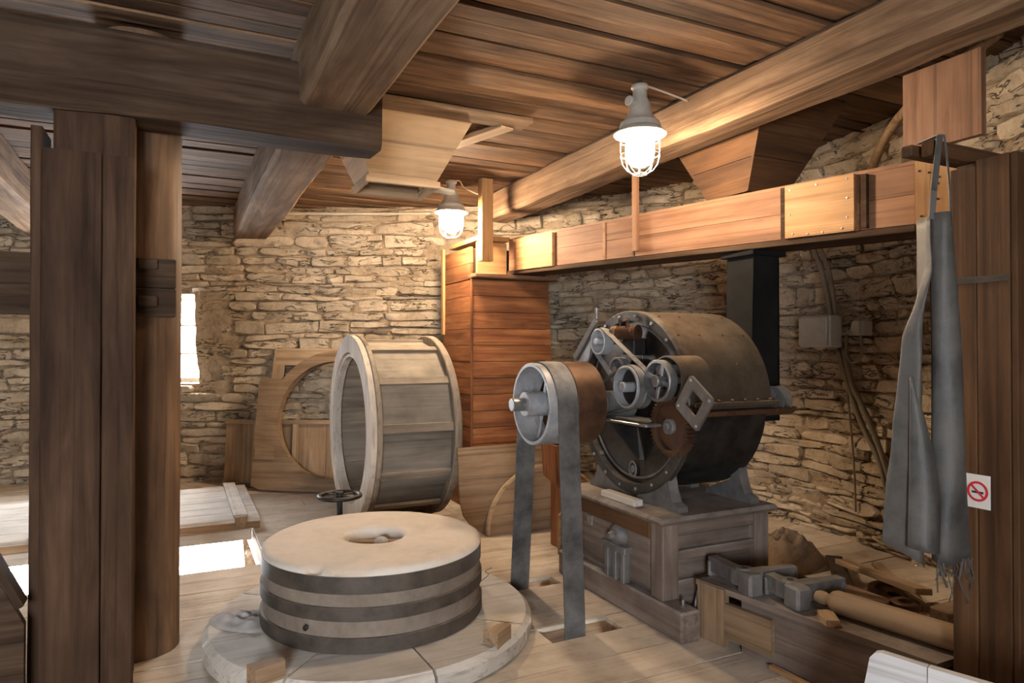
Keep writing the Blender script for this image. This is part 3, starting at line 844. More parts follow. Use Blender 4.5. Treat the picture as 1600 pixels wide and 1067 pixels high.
# plywood sheet and round lid
pl = [(.0, .74), (.0, .30), (.03, .16), (.10, .06), (.19, .0), (1.0, .0), (1.0, .74)]
tag(obj('plywood_sheet', prism([(x, y) for x, y in pl], -.012, .012), M_BROWN, None, frame((2.17, 5.44, .004), (1, .04, 0), (0, -1, .12)), False), 'rounded-corner plywood sheet leaning at the foot of the board tower', 'board')
hd = [(.62*math.cos(PI*i/30), .56*math.sin(PI*i/30)) for i in range(31)]
lid = thing('half_round_lid', 'dark half-round wooden lid leaning against the plywood sheet', 'lid', (2.95, 5.35, 0))
LM = frame((2.98, 5.36, .004), (1, .04, 0), (0, -1, .14))
obj('lid_board', prism(hd, -.012, .012), M_BROWN, lid, LM)
obj('lid_rim', lathe([(.595, -.012), (.622, -.012), (.622, .024), (.595, .024)], 30, True, 0, PI), M_HOPPER, lid, LM @ Matrix.Diagonal((1, .9, 1, 1)), 'auto')

# ------------------------------------------------------------------ long grain trough under the beam
tr = thing('grain_trough', 'long lit wooden grain trough running from the board tower to the cabinet', 'trough', (3.3, 4.3, 2.3))
TA, TB = V(2.985, 6.2, 0), V(3.5, 2.3, 0); TD = (TB-TA); TN = V(TD.y, -TD.x, 0).normalized()
if TN.x > 0: TN = -TN                                  # towards the room
def tz(t): return 2.385-.125*t, 2.685-.11*t            # bottom and top of the trough
def tp(t, f, off=0.0):
    b, tt = tz(t); p = TA + TD*t; return V(p.x, p.y, b+(tt-b)*f) + TN*off
cuts = [0, .2, .37, .46, .80, 1.0]
for i, (a, b) in enumerate(zip(cuts, cuts[1:])):
    for f0, f1 in ((.0, .5), (.508, 1.0)):
        slab('side_board', [tp(a+.002, f0), tp(b-.002, f0), tp(b-.002, f1), tp(a+.002, f1)], .025, M_TROUGH, tr, -TN)
for f0, f1 in ((0, 1),):
    slab('back_board', [tp(0, f0, -.27), tp(1, f0, -.27), tp(1, f1, -.27), tp(0, f1, -.27)], .025, M_TROUGH, tr, -TN)
slab('bottom_board', [tp(0, -.02, .015), tp(1, -.02, .015), tp(1, -.02, -.30), tp(0, -.02, -.30)], .035, M_RAIL, tr, (0, 0, -1))
slab('top_board', [tp(0, 1.005, -.0), tp(1, 1.005, -.0), tp(1, 1.005, -.28), tp(0, 1.005, -.28)], .02, M_TROUGH, tr, (0, 0, 1))
def raised(name, a, b, f0, f1, th, mat):
    return slab(name, [tp(a, f0, .001), tp(b, f0, .001), tp(b, f1, .001), tp(a, f1, .001)], th, mat, tr, TN)
raised('cover_panel', .045, .196, -.02, 1.0, .03, M_PINE)
cp = raised('cover_panel', .806, .918, -.01, 1.02, .03, M_PINE)
gs = []
for a, f in ((.815, .93), (.86, .95), (.908, .95), (.908, .6), (.908, .25), (.815, .45), (.82, .06), (.845, .03), (.87, .03), (.9, .06)):
    gs.append(xf(disc(.0065, 0, .006, 8), frame(tp(a, f, .031), TD, TN)))
tag(obj('nail_heads', joined(gs), M_NAIL, cp), kind='stuff')
raised('band_strip', .795, .803, -.02, 1.02, .012, M_RAIL)
raised('band_strip', .366, .374, 0, 1.0, .006, M_TROUGH)
raised('band_strip', .928, .936, .02, .98, .03, M_RAIL)
pb = slab('end_block', [tp(1.002, -.03, .03), tp(1.055, -.03, .03), tp(1.055, 1.03, .03), tp(1.002, 1.03, .03)], .16, M_PINE, tr, -TN, (0, 0, 1))
gs = []
for a, f in ((1.008, .85), (1.02, .8), (1.03, .6), (1.044, .9), (1.01, .1), (1.03, .35), (1.045, .1), (1.033, .7)):
    gs.append(xf(disc(.006, 0, .004, 8), frame(tp(a, f, .031), TD, TN)))
tag(obj('nail_heads', joined(gs), M_IRON, pb), kind='stuff')
tag(board('hanger_strip', (3.20, 4.36, 2.36), (3.20, 4.36, 2.962), .055, .03, M_TROUGH, None, TN, .003), 'thin wooden hanger strip from the beam down to the trough, behind the near lamp', 'strip')

# ------------------------------------------------------------------ hoppers under the ceiling
def hopper(name, label, B, Tt, zb, zt, rows, mat, lip=True):
    c = sum((V(*p, 0) for p in B), V(0, 0, 0))/4
    t = thing(name, label, 'hopper', (c.x, c.y, zb))
    Bp = [V(x, y, zb) for x, y in B]; Tp = [V(x, y, zt) for x, y in Tt]
    for i in range(4):
        j = (i+1) % 4; out = ((Bp[i]+Bp[j])/2 - V(c.x, c.y, zb)).normalized()
        for a, b in zip(rows, rows[1:]):
            slab('board', [lerp(Bp[i], Tp[i], a+.004), lerp(Bp[j], Tp[j], a+.004), lerp(Bp[j], Tp[j], b-.002), lerp(Bp[i], Tp[i], b-.002)], .02, mat, t, -out)
    if lip:
        for i in range(4):
            j = (i+1) % 4; d = (Bp[j]-Bp[i]).normalized(); out = V(d.y, -d.x, 0)
            if out.dot((Bp[i]+Bp[j])/2 - V(c.x, c.y, zb)) < 0: out = -out
            e = .0 if i % 2 else .03
            board('lip', Bp[i]-d*e+out*.012+V(0, 0, -.012), Bp[j]+d*e+out*.012+V(0, 0, -.012), .05, .03, mat, t, out, .003)
    return t
hopper('ceiling_hopper', 'pale wooden hopper narrowing down from the ceiling beyond the dark girder', [(1.20, 4.75), (1.69, 4.75), (1.69, 5.15), (1.20, 5.15)], [(1.02, 4.49), (1.89, 4.49), (1.89, 5.3), (1.02, 5.3)], 2.81, 3.24, [0, .07, .52, 1], M_HOPPER)
tag(board('ceiling_batten', (1.0, 4.36, 3.215), (2.25, 4.36, 3.215), .19, .035, M_BEAM, None, (0, 0, 1)), 'wide dark board nailed to the ceiling above the pale hopper', 'board')
tag(board('ceiling_board', (1.92, 5.05, 3.20), (2.12, 4.42, 3.20), .12, .03, M_HOPPER, None, (0, 0, 1)), 'short pale board slanting off the top of the pale hopper', 'board')
hopper('trough_hopper', 'brown wooden hopper feeding the trough, behind the long beam', [(3.37, 3.36), (3.72, 3.36), (3.72, 3.74), (3.37, 3.74)], [(3.27, 3.1), (4.0, 3.1), (4.0, 4.12), (3.27, 4.12)], 2.64, 3.24, [0, .35, 1], M_CASE, False)
wd = [(4.62, 2.62, 3.13), (4.35, 2.85, 3.16), (4.2, 3.05, 3.15)]
tag(obj('feed_pipe', tube(smooth_path([(3.7, 2.0, 3.19), (4.02, 2.6, 3.14), (4.2, 2.95, 3.02), (4.3, 3.15, 2.82), (4.32, 3.25, 2.66)], 5), .03, 8), M_BROWN, None, None, True), 'bent dusty pipe along the wall beside the brown hopper', 'pipe')

# ------------------------------------------------------------------ lamps
def lamp(x, y, ztop, label, wire, power=1.0):
    t = thing('caged_lamp', label, 'lamp', (x, y, ztop-.55), 'caged bulkhead lamps')
    M = T(x, y, ztop)
    prof = [(1e-4, -.02), (.05, -.02), (.055, -.035), (.042, -.05), (.045, -.10), (.062, -.13), (.075, -.20), (.105, -.245), (.118, -.25), (.125, -.27), (.128, -.285), (.1, -.287), (1e-4, -.287)]
    obj('housing', lathe(prof[::-1], 28), M_LAMP, t, M, 'auto')
    e = obj('cable_gland', disc(.03, 0, .06, 16, .006), M_LAMP, t, frame((x-.058, y-.02, ztop-.14), (0, 0, 1), (-.95, -.3, -.2)), 'auto')
    obj('reflector', lathe([(.105, -.278), (.158, -.312), (.162, -.322), (.156, -.326), (.10, -.296)][::-1], 36, True), M_LAMP, t, M, 'auto')
    dome = [(.106*math.cos(a), -.455-.09*math.sin(a)) for a in [PI/2*i/8 for i in range(9)]]
    dome = [(.106, -.296)] + dome; dome[-1] = (1e-4, dome[-1][1])
    obj('glass', lathe(dome[::-1], 28), M_GLASS, t, M, True)
    bl = [(1e-4, -.295), (.045, -.295), (.072, -.33), (.086, -.38), (.086, -.44), (.068, -.49), (.035, -.515), (1e-4, -.52)]
    obj('bulb', lathe(bl[::-1], 24), bulb_mat(power), t, M, True)
    for k in range(8):
        a = 2*PI*k/8+.2
        pts = [(.116, -.30), (.119, -.38), (.118, -.455), (.106, -.505), (.079, -.542), (.042, -.563), (.006, -.569)]
        obj('cage_rib', tube([(r*math.cos(a), r*math.sin(a), z) for r, z in pts], .0035, 6), M_CAGE, t, M, True)
    for r, z in ((.120, -.36), (.119, -.445), (.045, -.564)):
        obj('cage_ring', tube([(r*math.cos(2*PI*i/28), r*math.sin(2*PI*i/28), z) for i in range(28)], .0035, 6, True), M_CAGE, t, M, True)
    obj('hook', tube([(.012*math.cos(a), 0, -.005+.018*math.sin(a)) for a in [-1.6+.35*i for i in range(14)]], .004, 6), M_IRON, t, M, True)
    obj('supply_wire', tube(smooth_path([(x+.01, y, ztop-.03)] + wire, 6), .007, 6), M_PALECABLE, t, None, True)
    return t
lamp(2.53, 3.40, 3.23, 'lit caged lamp hanging near the middle of the long beam', [(2.57, 3.40, 3.215), (2.7, 3.42, 3.215), (2.93, 3.43, 3.19)], .62)
lamp(2.33, 6.10, 3.22, 'lit caged lamp hanging at the far end by the board tower', [(2.42, 6.12, 3.215), (2.6, 6.4, 3.22), (2.93, 6.62, 3.2)], 1.2)
tag(obj('iron_bracket', prism([(-.26, -.03), (-.12, -.055), (.0, -.035), (.08, -.03), (.11, .0), (.08, .03), (.0, .035), (-.1, .05), (-.2, .06)], -.012, .012), M_LAMP, None, frame((1.87, 5.05, 2.84), (1, .3, 0), (.0, .1, 1)), False), 'grey iron scoop-shaped bracket at the lip of the pale hopper', 'bracket')

# ------------------------------------------------------------------ grain cleaning machine
mc = thing('drum_machine', 'old belt-driven drum cleaning machine on a dusty wooden base', 'machine', (2.95, 3.6, 0))
DX0, DX1, DY, DZ, DR = 2.6, 3.22, 3.6, 1.262, .575
# wooden base
base = obj('base_panel', cbox(.74, .40, .02, .004), M_TABLE, mc, frame((2.49, 3.62, .40), (0, 1, 0), (-1, 0, 0)))
def tb(nm, x0, x1, y0, y1, z0, z1, gr='X', mat=M_TABLE, par=None, c=.006): return box(nm, x0, x1, y0, y1, z0, z1, mat, par or mc, c, gr)
tb('table_top', 2.41, 3.31, 3.05, 4.16, .605, .648, 'X', c=.018)
for x0, y0 in ((2.46, 3.10), (2.46, 4.0), (3.16, 3.10), (3.16, 4.0)): tb('leg', x0, x0+.115, y0, y0+.115, .17 if x0 < 3 else .0, .603, 'Z')
tb('sill', 2.44, 2.58, 2.92, 4.25, .0, .168, 'Y', c=.012); tb('sill', 3.16, 3.28, 3.05, 4.2, .0, .12, 'Y', c=.012)
tb('apron_rail', 2.452, 2.48, 3.216, 3.998, .50, .603, 'Y', M_CASE)
tb('inner_panel', 2.50, 2.52, 3.216, 3.998, .17, .50, 'Y')
tb('front_rail', 2.577, 3.158, 3.105, 3.14, .525, .603); tb('front_panel', 2.577, 3.158, 3.145, 3.16, .12, .525)
tb('front_rail', 2.577, 3.158, 3.105, 3.14, .385, .44); tb('front_rail', 2.577, 3.158, 3.108, 3.14, .12, .27)
tb('groove_strip', 2.487, 2.5, 3.22, 3.24, .17, .5, 'Z', M_PINE)
tb('slot_block', 2.475, 2.5, 3.86, 3.93, .42, .49, 'Z', M_STEEL)
tb('shim_block', 2.45, 2.52, 3.36, 3.72, .649, .69, 'Y', M_PALE)
obj('bolt', joined([disc(.016, 0, .012, 6), xf(disc(.009, .01, .05, 10), Matrix())]), M_STEEL, mc, T(2.51, 2.99, .168))
# bearing with a three-pronged bracket in the base
obj('bearing_cap', lathe([(1e-4, -.10), (.02, -.10), (.03, -.07), (.05, -.062), (.07, -.03), (.078, .0), (.07, .05), (1e-4, .05)], 20), M_CAST, mc, T(2.49, 3.545, .44) @ AXX, 'auto')
for yy in (3.46, 3.545, 3.63): tb('bracket_prong', 2.43, 2.48, yy-.022, yy+.022, .17, .35, 'Z', M_CAST)
tb('bracket_bar', 2.425, 2.49, 3.42, 3.67, .35, .39, 'Y', M_CAST)
# drum
DM = lambda x=0: T(x, DY, DZ) @ AXX
# AXX: local x -> -z world, local y -> y world. angle measured from -z
def dang(y, z): return math.atan2(y-DY, -(z-DZ))
up0, up1 = PI/2-.02, 3*PI/2+.02
obj('drum_cover', lathe([(DR-.012, DX0), (DR, DX0), (DR, DX1), (DR-.012, DX1)], 44, True, up0, up1), M_SHELL, mc, DM(), 'auto')
obj('drum_belly', lathe([(DR-.03, DX0+.02), (DR-.02, DX0+.02), (DR-.02, DX1-.02), (DR-.03, DX1-.02)], 44, True, -PI/2+.02, PI/2-.02), M_IRON, mc, DM(), 'auto')
obj('back_plate', disc(DR-.03, DX1-.04, DX1-.02, 60), M_IRON, mc, DM(), 'auto')
obj('front_plate', disc(DR-.04, DX0+.03, DX0+.045, 64), M_PLATE, mc, DM(), 'auto')
fring = obj('front_ring', ring(DR-.058, DR+.006, DX0-.018, DX0+.035, 72, .008), M_RINGIRON, mc, DM(), 'auto')
obj('inner_bead', ring(DR-.10, DR-.085, DX0+.02, DX0+.034, 72, .004), M_CAST, mc, DM(), 'auto')
for k in range(20):
    a = 2*PI*(k+.5)/20
    obj('ring_bolt', disc(.011, 0, .014, 10), M_STEEL, fring, DM(DX0-.032) @ T((DR-.027)*math.cos(a), (DR-.027)*math.sin(a), 0))
gs = []
for x in (DX0+.06, DX0+.22, DX0+.40, DX1-.05):
    for k in range(9):
        a = up0+.08 + (up1-up0-.16)*k/8; gs.append(xf(disc(.008, DR-.002, DR+.006, 8), DM(x) @ Matrix.Rotation(a, 4, 'Z') @ Matrix.Rotation(PI/2, 4, 'Y')))
tag(obj('cover_rivets', joined(gs), M_RUST, mc), kind='stuff')
# flange where the two halves meet
for s, nm in ((-1, 'near'), (1, 'far')):
    y = DY + s*(DR+.018)
    tb('half_flange', DX0-.01, DX1+.02, min(y-.03, y+.03), max(y-.03, y+.03), DZ+.004, DZ+.03, 'X', M_SHELL, c=.004)
    tb('half_flange', DX0-.01, DX1+.02, min(y-.03, y+.03), max(y-.03, y+.03), DZ-.05, DZ-.02, 'X', M_RUST, c=.008)
gs = [xf(disc(.011, 0, .016, 8), T(DX0+.08+.1*k, DY-DR-.03, DZ+.03)) for k in range(6)]
tag(obj('flange_bolts', joined(gs), M_RUST, mc), kind='stuff')
# feet
foot = [(0, 0), (.16, 0), (.16, .03), (.125, .05), (.11, .10), (.135, .17), (.165, .22), (.165, .245), (.13, .24), (.10, .2), (.075, .13), (.05, .06), (0, .035)]
footb = [(0, 0), (.20, 0), (.2, .03), (.15, .05), (.12, .11), (.10, .19), (.12, .245), (.085, .25), (.02, .12), (-.16, .045), (-.2, .03), (-.2, 0)]
def footat(x, y, mir, th=.07, poly=footb):
    M = frame((x, y, .649), (0, -1 if not mir else 1, 0), (-1 if not mir else 1, 0, 0))
    # local x -> -Y, local z -> X ; y -> up
    return obj('drum_foot', prism(poly, -th/2, th/2), M_CAST, mc, M, 'auto')
for x in (2.63, 3.19):
    footat(x, 3.33, False); footat(x, 3.87, True)
# back angle plates at the upper far side of the ring
slab('guard_plate', [(2.58, 3.98, 1.78), (2.58, 4.22, 1.55), (2.58, 4.22, 1.42), (2.58, 4.1, 1.42)], .02, M_STEEL, mc, (1, 0, 0))
board('guard_strap', (2.57, 3.95, 1.80), (2.57, 4.24, 1.53), .05, .014, M_CAST, mc, (-1, 0, 0))
obj('guard_bolt', disc(.012, -.03, .05, 8), M_STEEL, mc, T(2.57, 3.95, 1.83))
tb('side_chute', 2.62, 2.8, 4.12, 4.5, 1.16, 1.5, 'Z', M_HOPPER)
# mechanism on the front plate
def pulley(nm, x, y, z, r, w, mat, spokes=0, hub=.03, rim=.02, web=True, par=None, wmat=None):
    t = obj(nm, ring(r-rim, r, -w/2, w/2, 40, .004), mat, par or mc, T(x, y, z) @ AXX, 'auto')
    Mx = T(x, y, z) @ AXX
    if web and not spokes: obj('web', disc(r-rim+.002, w*.1, w*.3, 32, .002), wmat or mat, t, Mx, 'auto')
    obj('hub', disc(hub, -w*.75, w*.6, 20), mat, t, Mx, 'auto')
    for k in range(spokes):
        a = 2*PI*k/spokes+.3; d = V(0, math.cos(a), math.sin(a)); c = V(x, y, z)
        board('spoke', c+d*hub*.8, c+d*(r-rim*.6), .028, .018, mat, t, (-1, 0, 0), .005)
    return t
def shaft(nm, x0, x1, y, z, r, mat=M_STEEL): return obj(nm, disc(r, x0, x1, 20, .004), mat, mc, T(0, y, z) @ AXX, 'auto')
PY, PZ, PR = 3.70, 1.262, .25
shaft('main_shaft', 1.80, 2.62, PY, PZ, .04)
p1 = pulley('loose_pulley', 2.02, PY, PZ, PR, .18, M_PALEMETAL, 4, .075, .022)
p2 = pulley('fast_pulley', 2.22, PY, PZ, PR+.006, .20, M_RUST, 4, .07, .022)
obj('pulley_web', ring(.17, PR-.02, -.02, .0, 40), M_PALEMETAL, p1, T(2.08, PY, PZ) @ AXX, 'auto')
obj('shaft_bearing', lathe([(.05, -.1), (.085, -.1), (.095, -.06), (.08, -.03), (.08, .06), (.1, .1), (.1, .16), (.05, .16)], 24, True), M_CAST, mc, T(2.46, PY-.05, PZ-.01) @ AXX, 'auto')
tb('ledge_plate', 2.36, 2.63, 3.12, 3.66, 1.155, 1.172, 'Y', M_STEEL)
slab('ledge_gusset', [(2.40, 3.58, 1.155), (2.62, 3.58, 1.155), (2.62, 3.5, .90), (2.60, 3.52, .90)], .015, M_IRON, mc, (0, -1, 0))
shaft('upper_shaft', 2.40, 2.63, 3.70, 1.645, .018); pulley('small_pulley', 2.45, 3.70, 1.645, .085, .07, M_PALEMETAL, 0, .022, .012)
shaft('middle_shaft', 2.33, 2.63, 3.31, 1.375, .02); mp = pulley('middle_pulley', 2.40, 3.31, 1.375, .125, .10, M_PALEMETAL, 0, .03, .012, wmat=M_IRON)
pulley('hidden_pulley', 2.56, 3.66, 1.455, .09, .06, M_CAST, 0, .03, .014)
obj('top_bearing', lathe([(.02, -.1), (.045, -.1), (.05, -.07), (.042, -.06), (.042, .05), (.05, .06), (.05, .09), (.02, .09)], 20, True), M_RUST, mc, frame((2.53, 3.55, 1.70), (0, 0, 1), (.35, -.9, 0)), 'auto')
for yy in (3.52, 3.60): obj('bearing_bolt', joined([disc(.014, .04, .06, 6), disc(.008, 0, .075, 8)]), M_RUST, mc, T(2.52, yy, 1.725))
tb('bearing_block', 2.54, 2.63, 3.48, 3.60, 1.56, 1.665, 'Z', M_IRON)
pulley('spoked_wheel', 2.42, 3.07, 1.42, .118, .055, M_STEEL, 4, .034, .016); shaft('wheel_shaft', 2.38, 2.63, 3.07, 1.42, .02)
obj('wheel_guard', lathe([(.128, -.055), (.136, -.055), (.136, .15), (.128, .15)], 24, True, PI*.72, PI*1.75), M_SHELL, mc, T(2.49, 3.04, 1.425) @ AXX, 'auto')
nt_ = 44; gear = []
for k in range(nt_):
    for f, r in ((0, .15), (.18, .168), (.42, .168), (.6, .15)):
        a = 2*PI*(k+f)/nt_; gear.append((r*math.cos(a), r*math.sin(a)))
gr = obj('gear_wheel', plate_hole(gear, [(.13*math.cos(2*PI*(i)/len(gear)), .13*math.sin(2*PI*i/len(gear))) for i in range(len(gear))], -.03, .03), M_RUST, mc, T(2.48, 3.04, 1.165) @ AXX)
obj('gear_web', disc(.132, -.012, .012, 40), M_RUST, gr, T(2.48, 3.04, 1.165) @ AXX, 'auto')
obj('gear_hub', joined([disc(.045, -.035, .03, 24), disc(.024, -.05, -.03, 16)]), M_CAST, gr, T(2.48, 3.04, 1.165) @ AXX, 'auto')
shaft('gear_shaft', 2.47, 2.63, 3.04, 1.165, .02)
# square plate with a square hole
def rsq(h, r, n=4):
    o = []
    for cx_, cy_, a0 in ((h-r, h-r, 0), (-h+r, h-r, PI/2), (-h+r, -h+r, PI), (h-r, -h+r, 3*PI/2)):
        for i in range(n+1): o.append((cx_+r*math.cos(a0+PI/2*i/n), cy_+r*math.sin(a0+PI/2*i/n)))
    return o
sp = obj('square_plate', plate_hole(rsq(.108, .022), rsq(.052, .004), -.007, .007), M_STEEL, mc, T(2.42, 2.79, 1.315) @ AXX @ Matrix.Rotation(.62, 4, 'Z'))
for ax_, ay_ in ((.085, .085), (-.085, .085), (-.085, -.085), (.085, -.085)):
    obj('plate_bolt', disc(.009, -.014, .014, 8), M_NAIL, sp, W[sp.name] @ T(ax_, ay_, 0))
board('plate_arm', (2.44, 2.86, 1.27), (2.62, 3.02, 1.25), .04, .02, M_IRON, mc)
obj('maker_badge', joined([ring(.04, .052, 0, .008, 24), disc(.025, 0, .01, 20)]), M_CAST, mc, T(2.612, 3.6, .83) @ AXX @ Matrix.Diagonal((1, .8, 1, 1)), 'auto')
# small belts
def flat_belt(name, c1, r1, c2, r2, x, w, mat, par, th=.005):
    """open belt between two pulleys lying in a plane of constant x; c=(y,z)"""
    d = math.hypot(c2[0]-c1[0], c2[1]-c1[1]); an = math.atan2(c2[1]-c1[1], c2[0]-c1[0]); b = math.acos((r1-r2)/d)
    pts = []
    for i in range(25):
        a = an+b + (2*PI-2*b)*i/24; pts.append((c1[0]+r1*math.cos(a), c1[1]+r1*math.sin(a), math.cos(a), math.sin(a)))
    for i in range(25):
        a = an-b + 2*b*i/24; pts.append((c2[0]+r2*math.cos(a), c2[1]+r2*math.sin(a), math.cos(a), math.sin(a)))
    vs, fs = [], []; n = len(pts)
    for (y, z, ny, nz) in pts:
        for xx, o in ((x-w/2, 0), (x+w/2, 0), (x+w/2, th), (x-w/2, th)): vs.append((xx, y+ny*o, z+nz*o))
    for i in range(n):
        j = (i+1) % n
        for k in range(4): fs.append([i*4+k, i*4+(k+1) % 4, j*4+(k+1) % 4, j*4+k])
    return obj(name, (vs, fs), mat, par, None, 'auto')
flat_belt('small_belt', (3.70, 1.645), .086, (3.31, 1.375), .126, 2.44, .042, M_BELT, mc)
flat_belt('cross_belt', (3.31, 1.375), .126, (3.66, 1.262), .09, 2.385, .038, M_BELT, mc)
# auger at the far end
pts, tap = [], []
ag = obj('auger_core', disc(.035, 3.2, 3.5, 14), M_RUST, mc, T(0, 3.16, 1.28) @ AXX, 'auto')
vs, fs = [], []; n = 66
for i in range(n+1):
    a = 2*PI*3*i/n; x = 3.28+.2*i/n
    for r, e in ((.03, 0), (.085, 0), (.085, .008), (.03, .008)): vs.append((x+e, 3.16+r*math.cos(a), 1.28+r*math.sin(a)))
for i in range(n):
    for k in range(4): fs.append([i*4+k, i*4+(k+1) % 4, (i+1)*4+(k+1) % 4, (i+1)*4+k])
obj('auger_flight', (vs, fs), M_CAST, mc, None, 'auto')
obj('auger_housing', lathe([(.07, 3.24), (.09, 3.24), (.09, 3.5), (.07, 3.5)], 20, True, -1.1, 1.1), M_RUST, mc, T(0, 3.16, 1.27) @ AXX, 'auto')
# main drive belt and its slots
flat_belt('drive_belt', (PY, PZ), PR+.002, (3.74, -.9), .42, 2.045, .135, M_BELT, None, .007)
db = bpy.data.objects['drive_belt']; tag(db, 'wide grey canvas drive belt running from the pulley down through the floor', 'belt')
obj('belt_lacing', cbox(.13, .004, .02, .001), M_STEEL, db, T(2.045, 3.40, .40) @ Matrix.Rotation(-.1, 4, 'X'))
# wooden skirt and red box behind the belt
tag(obj('board_offcut', prism([(0, 0), (.13, 0), (.1, .30), (.06, .33), (.02, .3)], -.02, .02), M_BROWN, None, frame((2.66, 4.62, .0), (1, .02, 0), (0, -1, .1)), False), 'tapered dusty board on the floor at the rear foot of the machine base', 'board')
rb = thing('red_chute', 'small reddish wooden chute box behind the drive belt', 'chute', (2.78, 4.8, 0))
slab('chute_side', [(2.70, 4.70, .50), (2.88, 4.70, .50), (2.86, 4.70, .83), (2.68, 4.70, .83)], .02, M_RED, rb, (0, 1, 0), (0, 0, 1))
slab('chute_side', [(2.70, 4.70, .50), (2.68, 4.70, .83), (2.68, 4.95, .83), (2.70, 4.95, .56)], .02, M_RED, rb, (1, 0, 0), (0, 0, 1))
slab('chute_side', [(2.70, 4.93, .56), (2.88, 4.93, .56), (2.86, 4.93, .83), (2.68, 4.93, .83)], .02, M_RED, rb, (0, 1, 0), (0, 0, 1))
box('stand', 2.74, 2.82, 4.75, 4.9, .0, .52, M_RED, rb, .004, 'Z')

# duct from the trough down to the drum
du = thing('sheet_metal_duct', 'dark square sheet-metal duct from the trough down to the drum', 'duct', (3.5, 3.45, 1.7))
slab('duct_side', [(3.36, 3.33, 1.12), (3.36, 3.57, 1.12), (3.39, 3.57, 2.22), (3.39, 3.33, 2.22)], .01, M_DUCT, du, (1, 0, 0))
slab('duct_side', [(3.36, 3.33, 1.12), (3.62, 3.33, 1.12), (3.62, 3.33, 2.22), (3.39, 3.33, 2.22)], .01, M_DUCT, du, (0, 1, 0))
slab('duct_side', [(3.62, 3.33, 1.12), (3.62, 3.57, 1.12), (3.62, 3.57, 2.22), (3.62, 3.33, 2.22)], .01, M_DUCT, du, (-1, 0, 0))
slab('duct_side', [(3.36, 3.57, 1.12), (3.62, 3.57, 1.12), (3.62, 3.57, 2.22), (3.39, 3.57, 2.22)], .01, M_DUCT, du, (0, -1, 0))
box('duct_flange', 3.355, 3.655, 3.30, 3.60, 2.215, 2.248, M_DUCT, du, .004)

# ------------------------------------------------------------------ cabinet at the right
cb_ = thing('tall_cabinet', 'tall brown wooden elevator cabinet at the right edge', 'cabinet', (3.0, 1.58, 0))
box('body', 2.825, 3.2, 1.49, 1.69, .0, 2.335, M_CASE, cb_, .004, 'Z')
box('face_board', 2.80, 2.823, 1.603, 1.70, .0, 2.32, M_CASE, cb_, .004, 'Z')
box('face_board', 2.80, 2.823, 1.482, 1.60, .0, 2.34, M_CASE, cb_, .004, 'Z')
box('near_board', 2.803, 3.22, 1.456, 1.48, .0, 2.34, M_CASE, cb_, .004, 'Z')
box('iron_strap', 2.794, 2.799, 1.482, 1.70, 1.855, 1.88, M_HOOP, cb_, .001, 'Y')
sg = thing('no_smoking_sign', 'small white prohibition sign with a red ring on the cabinet', 'sign', (2.79, 1.59, .98))
SGM = frame((2.796, 1.598, 1.045), (0, -1, 0), (-1, 0, 0)) @ Matrix.Scale(.84, 4)
obj('sign_plate', cbox(.11, .155, .005, .001), M_SIGN, sg, SGM)
obj('red_ring', ring(.036, .047, .0025, .0045, 32, .0005), M_SIGNRED, sg, SGM, 'auto')
obj('red_bar', cbox(.078, .010, .002, .0005), M_SIGNRED, sg, SGM @ T(0, 0, .0037) @ Matrix.Rotation(-PI/4, 4, 'Z'))
obj('cigarette', cbox(.052, .010, .0015, .0004), M_SIGNBLK, sg, SGM @ T(0, -.004, .003))
# boards above the cabinet
tag(slab('hanging_board', [(3.30, 2.235, 2.585), (3.30, 1.86, 2.585), (3.30, 1.86, 2.985), (3.30, 2.235, 2.985)], .04, M_TROUGH, None, (1, 0, 0), (0, 0, 1)), 'square brown board hanging under the long beam above the cabinet', 'board')
tag(board('shelf_batten', (2.58, 1.735, 2.38), (3.5, 1.735, 2.38), .045, .045, M_CASE), 'long batten laid over the cabinet top, the farther of the two', 'batten')
tag(board('shelf_batten', (2.60, 1.665, 2.376), (3.5, 1.665, 2.376), .05, .06, M_CASE), 'long batten over the cabinet top holding the apron strap', 'batten')

